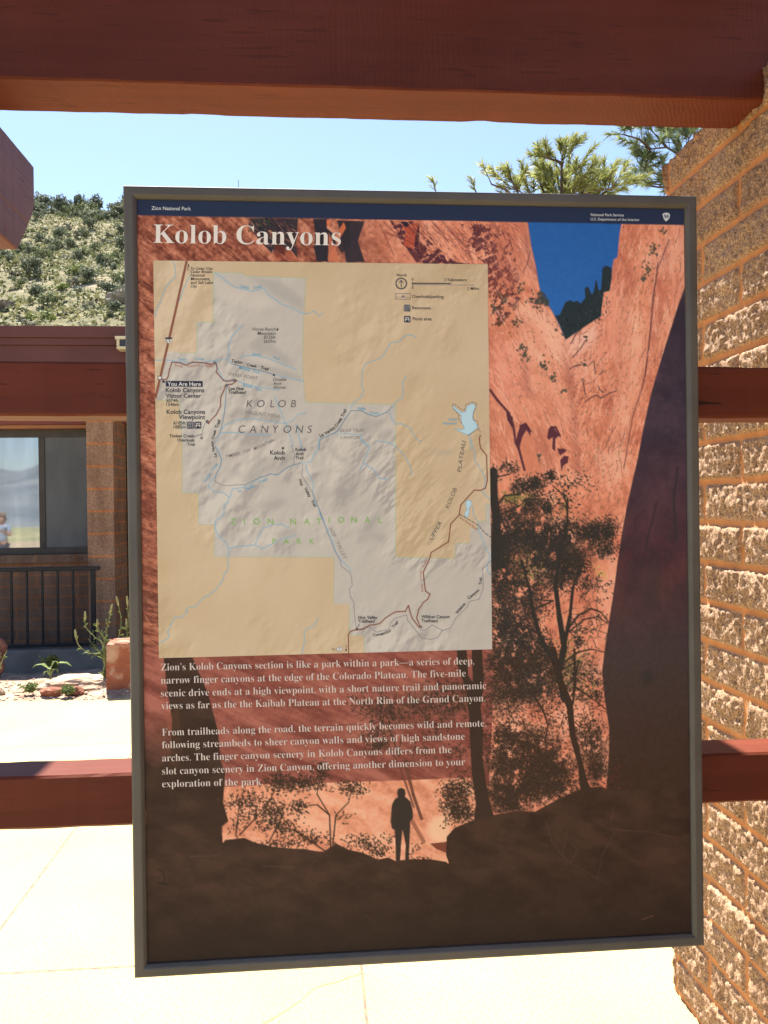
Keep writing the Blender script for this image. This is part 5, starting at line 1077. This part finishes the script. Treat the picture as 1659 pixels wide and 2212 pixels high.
river(M1, [(640, 190), (700, 225), (760, 280), (830, 325), (900, 340), (980, 362), (1040, 345), (1100, 330), (1130, 385), (1190, 430), (1260, 480), (1350, 515), (1440, 560), (1500, 570), (1560, 545), (1615, 590), (1645, 560)], [(250, 85), (270, 130), (275, 220), (230, 270), (180, 330), (150, 400), (130, 470), (100, 530), (85, 600)], [(410, 210), (350, 340), (310, 450)],
      [(80, 1003), (200, 1000), (330, 1020), (420, 1025), (540, 1020), (650, 1000), (750, 995), (770, 960), (765, 900), (790, 790), (850, 720), (885, 680)], [(880, 985), (905, 960), (1000, 958), (1120, 980), (1250, 1030), (1390, 1085)], [(760, 1000), (820, 1045), (1000, 1085), (1180, 1130), (1300, 1160), (1470, 1200)], [(650, 1000), (670, 1100), (720, 1180), (760, 1196), (850, 1195), (900, 1215), (1040, 1250), (1240, 1280)],
      [(700, 1640), (740, 1600), (850, 1555), (1000, 1545), (1150, 1570), (1290, 1590), (1360, 1560), (1420, 1500), (1490, 1490)], [(1190, 1340), (1250, 1470), (1310, 1620), (1370, 1800)], [(1400, 1600), (1430, 1750), (1450, 1840)], [(650, 1760), (690, 1680), (800, 1670), (950, 1690), (1150, 1690)], [(745, 1250), (735, 1400), (715, 1560), (690, 1670)])
river(M3, [(780, 545), (800, 470), (900, 455), (960, 430), (1050, 370), (1160, 330), (1220, 340), (1320, 265), (1430, 230), (1530, 215), (1560, 150), (1600, 100), (1610, 0)], [(640, 60), (690, 150), (700, 210), (670, 300), (620, 380), (575, 440), (620, 490), (720, 505), (770, 545), (760, 600), (725, 610), (720, 700), (640, 770), (640, 830), (665, 900), (745, 970), (770, 1030), (765, 1080), (755, 1130), (765, 1160), (750, 1240), (725, 1250), (715, 1310), (640, 1410), (560, 1470), (540, 1470), (460, 1560), (390, 1570), (365, 1595), (385, 1610), (320, 1665), (265, 1660), (195, 1800), (210, 1830), (195, 1860), (120, 1905)],
      [(770, 1020), (830, 1005), (1010, 990), (1040, 920), (1090, 830), (1170, 800), (1250, 795), (1320, 825)], [(1020, 995), (1080, 1025), (1180, 975), (1250, 935), (1390, 900)], [(1480, 240), (1500, 310), (1540, 380), (1555, 450), (1545, 500), (1570, 600), (1610, 650), (1630, 720), (1660, 770)], [(1595, 1665), (1560, 1740), (1490, 1770), (1465, 1790), (1470, 1860), (1460, 1940), (1440, 2005)])
river(M4, [(60, 640), (70, 680), (130, 800), (180, 920), (210, 1010), (260, 1090), (320, 1140), (350, 1190)], [(430, 0), (510, 80), (460, 215), (420, 300)], [(460, 220), (540, 270), (600, 350), (690, 370)], [(570, 20), (680, 35), (740, 70), (800, 125), (830, 160), (885, 270), (885, 330)], [(1415, 0), (1450, 130), (1450, 190), (1520, 300), (1545, 380), (1520, 480), (1590, 545)], [(1430, 600), (1440, 690), (1480, 740), (1480, 800), (1540, 960), (1590, 1050), (1560, 1130), (1560, 1180), (1600, 1230)])
river(M2, [(930, 765), (900, 740), (860, 735), (820, 750), (770, 800), (700, 805), (640, 910), (620, 940), (480, 990), (450, 1050), (440, 1190), (460, 1220), (440, 1290), (375, 1330), (345, 1390)], [(840, 1100), (805, 1160), (815, 1240), (800, 1300), (750, 1330), (720, 1370), (670, 1420), (570, 1460), (500, 1440), (440, 1405), (340, 1415), (290, 1490), (230, 1590), (70, 1665), (60, 1740)], [(690, 1430), (720, 1500), (750, 1530), (790, 1525), (870, 1560), (930, 1660), (970, 1690)], [(200, 1620), (300, 1615), (440, 1625), (440, 1680), (510, 1740)], [(1400, 1620), (1415, 1700), (1415, 1760)])
LK = c3(178, 204, 216)
RES = [(1255, 1365), (1330, 1425), (1370, 1420), (1380, 1370), (1430, 1345), (1460, 1370), (1440, 1410), (1430, 1480), (1480, 1550), (1440, 1590), (1400, 1620), (1370, 1620), (1270, 1570), (1330, 1580), (1360, 1570), (1330, 1500), (1330, 1450), (1260, 1390), (1255, 1365)]
R.poly(M2(RES), LK); R.line(M2(RES), 1.0, BL, .9)
RS2 = [(1370, 560), (1400, 545), (1425, 575), (1400, 620), (1395, 680), (1370, 700), (1360, 670), (1380, 630), (1370, 600), (1370, 560)]; R.poly(M4(RS2), LK); R.line(M4(RS2), 1.0, BL, .9)
dots = (1.1, 1.5)
for cv, P in ((M1, [(745, 1250), (740, 1400), (720, 1540), (690, 1660), (640, 1740), (635, 1780)]), (M3, [(640, 80), (700, 190), (690, 260), (650, 340), (635, 400), (720, 440), (830, 432), (920, 430), (1060, 360), (1160, 330), (1220, 335), (1320, 262), (1430, 228)]), (M3, [(1350, 60), (1380, 150), (1370, 245)]), (M3, [(1455, 240), (1445, 340), (1500, 430), (1550, 510), (1600, 640), (1640, 740)]), (M1, [(545, 1590), (525, 1650), (515, 1720)]), (M1, [(790, 1035), (900, 1060), (1100, 1105), (1190, 1138)]), (M2, [(340, 1420), (290, 1495), (230, 1595), (70, 1670), (62, 1760)]), (M2, [(345, 1410), (440, 1412), (500, 1445), (570, 1464), (670, 1424), (715, 1370)]),
              (M4, [(70, 660), (120, 800), (200, 1000), (250, 1090), (260, 1140), (330, 1190), (350, 1240), (355, 1310), (330, 1340), (340, 1410), (370, 1460), (375, 1560), (390, 1690)]), (M4, [(410, 1700), (510, 1680), (570, 1725), (680, 1700), (700, 1640), (740, 1600), (840, 1570), (850, 1620), (980, 1780), (1060, 1790), (1120, 1770), (1160, 1710), (1230, 1690), (1280, 1600), (1380, 1500), (1400, 1450), (1490, 1430), (1525, 1330), (1520, 1160), (1590, 1090)]), (M4, [(965, 1700), (1000, 1710), (1070, 1660), (1160, 1710)])):
    R.line(cv(P), 1.3, DT, .8, dots)
R.line(M1([(384, 55), (270, 560), (130, 1165), (88, 1345)]), 4.2, BR); R.line(M1([(384, 55), (270, 560), (130, 1165), (88, 1345)]), 1.0, c3(170, 120, 100), .6)
R.line(M1([(130, 1165), (150, 1180), (190, 1180), (205, 1150), (218, 1090), (240, 1020), (310, 1025), (370, 1048), (430, 1020), (560, 1028), (600, 1040), (650, 1030), (660, 1080), (650, 1110), (720, 1190), (750, 1198), (830, 1182), (842, 1192), (800, 1225), (740, 1230), (720, 1290), (695, 1340), (690, 1430), (650, 1510), (600, 1560), (580, 1590), (560, 1580)]), 2.0, BR)
R.line(M4([(322, 1930), (320, 1750), (340, 1720), (370, 1708), (450, 1700), (510, 1665), (600, 1650), (650, 1600), (720, 1555), (750, 1543), (830, 1540), (850, 1500), (858, 1487), (870, 1540), (890, 1600), (950, 1680), (965, 1680), (930, 1600), (950, 1520), (990, 1460), (1030, 1430), (1050, 1385), (1010, 1360), (1000, 1290), (990, 1190), (1050, 1060), (1060, 1015), (1215, 920), (1235, 760), (1310, 680), (1325, 590), (1445, 458), (1500, 460), (1545, 440), (1562, 370), (1555, 150), (1500, 80), (1490, 0), (1500, -30)]), 2.1, BR)
dsh = (6, 3)
R.line(M4([(1318, 675), (1480, 770), (1540, 840), (1610, 890)]), 1.5, c3(90, 80, 90), 1, dsh)
for P in ([(1260, 1390), (1310, 1450), (1305, 1480), (1330, 1520)], [(1250, 1370), (1260, 1345), (1340, 1405), (1362, 1400), (1370, 1355), (1430, 1332), (1470, 1345), (1460, 1380), (1435, 1440), (1440, 1490), (1480, 1505), (1478, 1550), (1500, 1600)], [(1480, 1575), (1390, 1632)]): R.line(M2(P), 1.1, c3(92, 80, 78), .9, (5, 2.5))
INKD = c3(52, 50, 54)
def mdot(cv, x, y, r_, col=INKD): p = R.conv(cv([(x, y)]))[0]; R.dot(p[0], p[1], r_, col)
for cv, x, y, r_ in ((M1, 1222, 716, 2.0), (M1, 1189, 1139, 2.0), (M3, 1272, 90, 2.2), (M1, 635, 1025, 2.6), (M1, 820, 1188, 2.8), (M1, 750, 1236, 2.8), (M1, 568, 1572, 3.2), (M1, 515, 1725, 2.4), (M4, 396, 1697, 2.0), (M4, 968, 1678, 2.6)): mdot(cv, x, y, r_, INKD if r_ < 2.3 else c3(104, 96, 98))
WHT = c3(214, 204, 192); NAV = c3(44, 46, 62)
R.poly(M1([(106, 1148), (146, 1150), (143, 1184), (106, 1183)]), NAV); R.poly(M1([(111, 1153), (141, 1155), (138, 1179), (111, 1178)]), WHT)
R.poly(M1([(148, 1189), (174, 1190), (174, 1212), (148, 1210)]), NAV); R.poly(M1([(182, 1193), (526, 1196), (526, 1249), (182, 1246)]), NAV)
SH = [(176, 800), (182, 788), (238, 790), (244, 802), (240, 828), (210, 850), (180, 828)]; R.poly(M1(SH), c3(84, 80, 84)); R.poly(M1([(179, 806), (241, 807), (237, 827), (210, 846), (183, 827)]), c3(226, 216, 204)); R.poly(M1([(178, 800), (183, 790), (237, 792), (242, 803)]), NAV)
R.line(M1([(452, 1709), (515, 1690)]), 1, INKD); R.line(M1([(388, 165), (393, 110)]), 1.1, INKD); R.poly(M1([(386, 132), (396, 105), (403, 133)]), INKD)
R.line(M4([(301, 1843), (300, 1890)]), 1.1, INKD); R.poly(M4([(292, 1880), (309, 1880), (300, 1906)]), INKD); R.line(M4([(418, 1655), (402, 1690)]), 1, INKD)
ov = [(242+27*math.cos(a), 1878+20*math.sin(a)) for a in np.linspace(0, 6.28, 24)]; R.poly(M4(ov), c3(90, 90, 100)); ov = [(242+24*math.cos(a), 1878+17*math.sin(a)) for a in np.linspace(0, 6.28, 24)]; R.poly(M4(ov), c3(212, 206, 200))
def sq(cv, x, y, s, picnic):
    R.poly(cv([(x-s, y-s+5), (x-s+5, y-s), (x+s-5, y-s), (x+s, y-s+5), (x+s, y+s-5), (x+s-5, y+s), (x-s+5, y+s), (x-s, y+s-5)]), NAV)
    if picnic:
        for P in ([(-.6, -.5), (.6, -.5)], [(-.75, .1), (.75, .1)], [(-.25, -.5), (-.6, .6)], [(.25, -.5), (.6, .6)]): R.line(cv([(x+a*s, y+b_*s) for a, b_ in P]), 1.3, WHT)
    else:
        R.poly(cv([(x-s*.72, y-s*.72), (x+s*.72, y-s*.72), (x+s*.72, y+s*.72), (x-s*.72, y+s*.72)]), WHT); R.line(cv([(x, y-s*.75), (x, y+s*.75)]), 1.2, NAV)
        for sx_ in (-.38, .38): R.line(cv([(x+sx_*s, y-s*.25), (x+sx_*s, y+s*.55)]), 2.2, NAV); p = R.conv(cv([(x+sx_*s, y-s*.5)]))[0]; R.dot(p[0], p[1], 1.0, NAV)
sq(M1, 411, 1606, 32, False); sq(M1, 481, 1606, 32, True); sq(M2, 848, 496, 29, False); sq(M2, 849, 595, 29, True)
for rr, cc in ((52, NAV), (42, TAN)): R.poly(M2([(796+rr*math.cos(a), 277+rr*math.sin(a)) for a in np.linspace(0, 6.28, 40)]), cc)
R.line(M2([(796, 308), (796, 250)]), 1.3, NAV); R.line(M2([(779, 268), (796, 249), (813, 268)]), 1.3, NAV)
R.line(M2([(895, 275), (1232, 277)]), 2.2, INKD); R.line(M2([(895, 287), (1436, 291)]), 1.3, c3(140, 122, 116)); R.line(M2([(895, 268), (895, 296)]), 1, INKD); R.line(M2([(1436, 280), (1436, 298)]), 1, c3(140, 122, 116))
R.line(M2([(745, 366), (877, 368), (876, 418), (745, 417), (745, 366)]), 1, c3(110, 100, 100)); R.line(M2([(745, 399), (877, 401)]), 1.2, c3(150, 128, 120)); R.poly(M2([(798, 398), (802, 386), (811, 381), (820, 386), (825, 398)]), c3(104, 100, 112))
map_o = mp.to_mesh(PX0+mx0*PW, PX0+mx1*PW, PZ1-my1*PH, PZ1-my0*PH, SY+0.0076, 'map_sheet', INK, sign); map_o['label'] = 'tan and grey trail map printed over the photograph'

# ---- lettering
def ser(s):
    o = ''
    for ch in s:
        if 'A' <= ch <= 'Z': o += chr(0x1D400+ord(ch)-65)
        elif 'a' <= ch <= 'z': o += chr(0x1D41A+ord(ch)-97)
        else: o += ch
    return o
DG = bpy.context.evaluated_depsgraph_get
_cu = bpy.data.curves.new('lettering', 'FONT'); _to = bpy.data.objects.new('lettering', _cu); COL.objects.link(_to); _cu.resolution_u = 4; _cu.size = 1.0
def glyphs(s, off, shear):
    _cu.body = s; _cu.offset = off; _cu.shear = shear; bpy.context.view_layer.update()
    e = _to.evaluated_get(DG()); me = e.to_mesh(); v = np.array([p.co[:] for p in me.vertices]); f = [tuple(p.vertices) for p in me.polygons]; e.to_mesh_clear()
    return v, f
class Letters:
    def __init__(s): s.v = []; s.f = []; s.cut = []
    def put(s, cv, p0, p1, text, bold=0.0, it=0.0, cap=None, serif=False):
        v, f = glyphs(ser(text) if serif else text, bold, it)
        if not len(v): return
        a, b_ = np.array(cv([p0])[0]), np.array(cv([p1])[0]); L_ = np.hypot(*(b_-a)); ex = (b_-a)/L_; ey = np.array([ex[1], -ex[0]])
        wv = v[:, 0].max()-v[:, 0].min(); kx = L_/wv; ky = kx
        if cap:
            c0, c1 = np.array(cv([(0, 0)])[0]), np.array(cv([(0, cap)])[0]); ky = (c1[1]-c0[1])/(0.70 if not serif else 0.69)
        P = a+np.outer((v[:, 0]-v[:, 0].min())*kx, ex)+np.outer(v[:, 1]*ky, ey)
        n = len(s.v); s.cut.append((n, len(s.f))); s.v += [tuple(p) for p in P]; s.f += [tuple(i+n for i in q_) for q_ in f]
    def each(s, cv, items, cap, base_y, bold=0, it=0, more=False):
        if not more: s.cut.append((len(s.v), len(s.f)))
        for ch, x in items:
            v, f = glyphs(ch, bold, it); c0 = cv([(x, base_y)])[0]; c1 = cv([(x, base_y-cap)])[0]; k = abs(c1[1]-c0[1])/0.70
            xm = (v[:, 0].max()+v[:, 0].min())/2; n = len(s.v); s.v += [(c0[0]+(p[0]-xm)*k, c0[1]-p[1]*k) for p in v]; s.f += [tuple(i+n for i in q_) for q_ in f]
    def build(s, name, col, parent, y):
        q_ = uvp(np.array(s.v)); V_ = [(PX0+u*PW, SY+y, PZ1-v*PH) for u, v in q_]
        m, nt, b = new_mat(name+'_ink'); lin = srgb(*col); t = noise_tex(nt, coords(nt), 60, 2); c_ = tuple(x/l for x, l in zip(lin[:3], LREF))
        nt.links.new(ramp(nt, t, [(0.3, tuple(x*.96 for x in c_)), (0.7, tuple(min(.95, x*1.03) for x in c_))]), b.inputs['Base Color']); b.inputs['Roughness'].default_value = 0.4; b.inputs['Specular IOR Level'].default_value = 0.3
        cuts = s.cut if s.cut else [(0, 0)]; cuts = cuts+[(len(V_), len(s.f))]; out = []
        for (v0, f0), (v1, f1) in zip(cuts[:-1], cuts[1:]):
            out.append(link(name, mesh_pd(V_[v0:v1], [tuple(i-v0 for i in f) for f in s.f[f0:f1]]), m, parent))
        return out
T = Letters(); T.put(cE, (215, 402), (1470, 419), 'Kolob Canyons', -.004, 0, 126, True); T.build('title_lettering', (222, 206, 196), panel, 0.0072)
T = Letters(); T.put(cE, (203, 181), (467, 185), 'Zion National Park', .008); T.put(cF, (1114, 107), (1266, 109), 'National Park Service', .008); T.put(cF, (1113, 127), (1338, 130.5), 'U.S. Department of the Interior', .008); T.build('header_lettering', (196, 196, 198), panel, 0.0072)
lg = Letters(); T = Letters()
n0 = len(T.v); T.v += cF([(1443, 98), (1452, 93), (1462, 91), (1472, 94), (1478, 100), (1476, 116), (1468, 126), (1460, 133), (1452, 125), (1447, 114)]); T.f.append(tuple(range(n0, n0+10)))
T.build('arrowhead_emblem', (196, 196, 198), panel, 0.0072)
lg.v += cF([(1449, 104), (1456, 99), (1459, 108), (1466, 100), (1472, 106), (1470, 117), (1462, 114), (1455, 118)]); lg.f.append(tuple(range(8))); lg.build('emblem_figure', (112, 116, 130), panel, 0.0068)
T = Letters()
for p0, p1, s_ in (((68, 160), (1545, 127), 'Zion’s Kolob Canyons section is like a park within a park—a series of deep,'), ((68, 222), (1505, 185), 'narrow finger canyons at the edge of the Colorado Plateau. The five-mile'), ((68, 283), (1602, 243), 'scenic drive ends at a high viewpoint, with a short nature trail and panoramic'), ((70, 342), (1597, 302), 'views as far as the the Kaibab Plateau at the North Rim of the Grand Canyon.'), ((73, 467), (1602, 420), 'From trailheads along the road, the terrain quickly becomes wild and remote,'), ((73, 527), (1500, 482), 'following streambeds to sheer canyon walls and views of high sandstone'), ((73, 588), (1438, 545), 'arches. The finger canyon scenery in Kolob Canyons differs from the'), ((73, 650), (1502, 602), 'slot canyon scenery in Zion Canyon, offering another dimension to your'), ((73, 710), (548, 697), 'exploration of the park.')):
    T.put(cG, p0, p1, s_, -.010, 0, 34, True)
T.build('body_lettering', (206, 188, 178), panel, 0.0072)
SB = .012; BI = .16
T = Letters(); P = T.put
for y, x1, s_ in ((162, 622, 'To Cedar City,'), (193, 615, 'Cedar Breaks'), (226, 548, 'National'), (260, 596, 'Monument,'), (294, 622, 'and Salt Lake'), (327, 475, 'City')): P(M1, (415, y), (x1, y), s_, .010, BI)
P(M1, (190, 831), (226, 831), '15', SB)
for p0, p1, s_ in (((182, 1299), (540, 1300), 'Kolob Canyons'), ((182, 1351), (510, 1351), 'Visitor Center'), ((190, 1501), (548, 1501), 'Kolob Canyons'), ((302, 1550), (550, 1550), 'Viewpoint'), ((215, 1719), (450, 1719), 'Timber Creek'), ((287, 1758), (450, 1758), 'Overlook'), ((380, 1797), (452, 1797), 'Trail')): P(M1, p0, p1, s_, .016)
for p0, p1, s_ in (((186, 1391), (298, 1391), '5074ft'), ((188, 1428), (302, 1428), '1546m'), ((254, 1600), (368, 1600), '6185ft'), ((254, 1637), (368, 1637), '1885m')): P(M1, p0, p1, s_, .009)
for p0, p1, s_ in (((792, 1022), (902, 1038), 'Taylor'), ((932, 1054), (1028, 1071), 'Creek'), ((1062, 1081), (1137, 1101), 'Trail'), ((765, 1279), (908, 1279), 'Lee Pass'), ((765, 1314), (928, 1314), 'Trailhead')): P(M1, p0, p1, s_, .020, BI)
for p0, p1, s_ in (((628, 1738), (652, 1652), 'Creek'), ((664, 1638), (693, 1562), 'Trail'), ((656, 1900), (650, 1864), 'La'), ((640, 1850), (622, 1752), 'Verkin')): P(M1, p0, p1, s_, .020)
for p0, p1, s_ in (((1152, 150), (1288, 150), 'Kolob'), ((1185, 200), (1288, 200), 'Arch'), ((1388, 116), (1488, 116), 'Kolob'), ((1388, 155), (1463, 155), 'Arch'), ((1388, 193), (1460, 193), 'Trail'), ((1417, 384), (1441, 442), 'Hop'), ((1468, 462), (1511, 548), 'Valley'), ((1530, 578), (1562, 637), 'Trail')): P(M3, p0, p1, s_, .018)
for p0, p1, s_ in (((72, 1647), (105, 1634), 'La'), ((118, 1629), (208, 1571), 'Verkin'), ((216, 1560), (272, 1482), 'Creek'), ((278, 1470), (308, 1405), 'Trail')): P(M2, p0, p1, s_, .020)
for p0, p1, s_ in (((755, 215), (845, 216), 'North'), ((888, 252), (904, 252), '0'), ((1178, 257), (1378, 258), '2 Kilometers'), ((892, 406), (1173, 408), 'Overlook/parking'), ((893, 507), (1058, 508), 'Restrooms'), ((896, 605), (1066, 606), 'Picnic area')): P(M2, p0, p1, s_, .011)
P(M2, (890, 326), (906, 326), '0', .004, BI); P(M2, (1380, 334), (1490, 335), '2 Miles', .004, BI)
for p0, p1, s_ in (((1294, 1566), (1369, 1472), 'Wildcat'), ((1396, 1434), (1491, 1356), 'Canyon'), ((1508, 1303), (1513, 1239), 'Trail'), ((542, 1763), (620, 1754), 'Conn'), ((620, 1754), (708, 1720), 'ector'), ((722, 1692), (768, 1642), 'Trail')): P(M4, p0, p1, s_, .019)
for p0, p1, s_ in (((972, 1600), (1225, 1600), 'Wildcat Canyon'), ((972, 1637), (1120, 1637), 'Trailhead'), ((407, 1607), (583, 1607), 'Hop Valley'), ((408, 1641), (558, 1641), 'Trailhead')): P(M4, p0, p1, s_, .020, BI)
P(M4, (172, 1888), (202, 1888), 'To', .002, BI); P(M4, (236, 1888), (248, 1888), '9', .002)
T.build('map_label', (50, 48, 52), map_o, 0.0072)
T = Letters(); P = T.put
T.each(M1, [('K', 961), ('O', 1066), ('L', 1172), ('O', 1263), ('B', 1368)], 68, 1438, -.006, BI); T.each(M1, [('C', 890), ('A', 990), ('N', 1102), ('Y', 1205), ('O', 1313), ('N', 1425), ('S', 1520)], 70, 1676, -.006, BI)
for p0, p1, s_ in (((988, 727), (1205, 728), 'Horse Ranch'), ((1035, 767), (1205, 767), 'Mountain')): P(M1, p0, p1, s_, .008, BI)
P(M1, (1095, 803), (1205, 803), '8726ft', .008); P(M1, (1092, 840), (1205, 840), '2659m', .008)
for p0, p1, s_ in (((1180, 1193), (1303, 1194), 'Double'), ((1180, 1230), (1258, 1230), 'Arch'), ((1180, 1266), (1295, 1267), 'Alcove')): P(M1, p0, p1, s_, .010, BI)
for p0, p1, s_ in (((1070, 908), (1160, 750), 'UPPER'), ((1216, 626), (1292, 448), 'KOLOB'), ((1326, 300), (1371, 20), 'PLATEAU')): P(M4, p0, p1, s_, -.002, BI, 36)
T.build('region_label', (92, 86, 86), map_o, 0.0072)
T = Letters(); P = T.put
P(M1, (768, 1145), (1040, 1187), 'PARIA POINT', 0, BI); P(M1, (918, 1498), (1240, 1539), 'NAGUNT MESA', 0, BI); P(M2, (248, 1603), (468, 1601), 'BEAR TRAP', 0, BI); P(M2, (248, 1664), (425, 1664), 'CANYON', 0, BI)
for p0, p1, s_ in (((742, 185), (875, 150), 'TIMBER'), ((905, 140), (972, 118), 'TOP'), ((1005, 110), (1195, 24), 'MOUNTAIN')): P(M3, p0, p1, s_, .007, BI)
P(M4, (150, 800), (186, 882), 'HOP', 0, BI); P(M4, (212, 928), (280, 1082), 'VALLEY', 0, BI)
T.build('landform_label', (132, 124, 120), map_o, 0.0072)
T = Letters(); T.each(M3, [('Z', 812), ('I', 911), ('O', 1025), ('N', 1155)], 57, 799, .006); T.each(M3, [('N', 1365), ('A', 1493), ('T', 1605)], 57, 799, .006); T.each(M4, [('I', 150), ('O', 256), ('N', 373), ('A', 492), ('L', 605)], 55, 752, .006, 0, True); T.each(M3, [('P', 1188), ('A', 1300), ('R', 1420), ('K', 1540)], 52, 980, .006)
T.build('park_name_label', (132, 172, 92), map_o, 0.0072)
T = Letters(); P = T.put
for cv, p0, p1, s_ in ((M1, (985, 955), (1070, 962), 'North'), (M1, (1180, 985), (1240, 1002), 'Fork'), (M1, (292, 1003), (380, 1006), 'Taylor'), (M1, (455, 1000), (540, 1003), 'Creek'), (M1, (860, 1080), (962, 1108), 'Middle'), (M1, (990, 1112), (1055, 1130), 'Fork'), (M1, (890, 1240), (985, 1265), 'South'), (M1, (1008, 1275), (1072, 1290), 'Fork'), (M1, (870, 325), (955, 340), 'Camp'), (M1, (1000, 340), (1082, 325), 'Creek'), (M2, (405, 1400), (475, 1404), 'Willis'), (M2, (512, 1440), (595, 1444), 'Creek'), (M3, (552, 415), (604, 325), 'Timber'), (M3, (616, 306), (668, 238), 'Creek'), (M3, (852, 500), (885, 497), 'La'), (M3, (925, 484), (1015, 451), 'Verkin'), (M3, (1050, 418), (1125, 386), 'Creek'), (M2, (1215, 1497), (1295, 1497), 'Kolob'), (M2, (1168, 1533), (1295, 1533), 'Reservoir')): P(cv, p0, p1, s_, .012, BI)
T.build('creek_label', (104, 160, 186), map_o, 0.0072)
T = Letters(); P = T.put
for cv, p0, p1, s_ in ((M1, (262, 1056), (340, 1073), 'Kolob'), (M1, (385, 1071), (500, 1053), 'Canyons'), (M1, (550, 1062), (620, 1069), 'Road'), (M4, (1310, 706), (1468, 817), 'Lava Point Road'), (M4, (991, 1361), (984, 1291), 'Kolob'), (M4, (976, 1261), (974, 1175), 'Terrace'), (M4, (992, 1147), (1024, 1096), 'Road')): P(cv, p0, p1, s_, .009)
T.build('road_label', (168, 104, 82), map_o, 0.0072)
T = Letters(); T.put(M1, (198, 1240), (508, 1241), 'You Are Here', .010); T.build('location_label', (216, 210, 204), map_o, 0.0072)
bpy.data.objects.remove(_to); bpy.data.curves.remove(_cu)
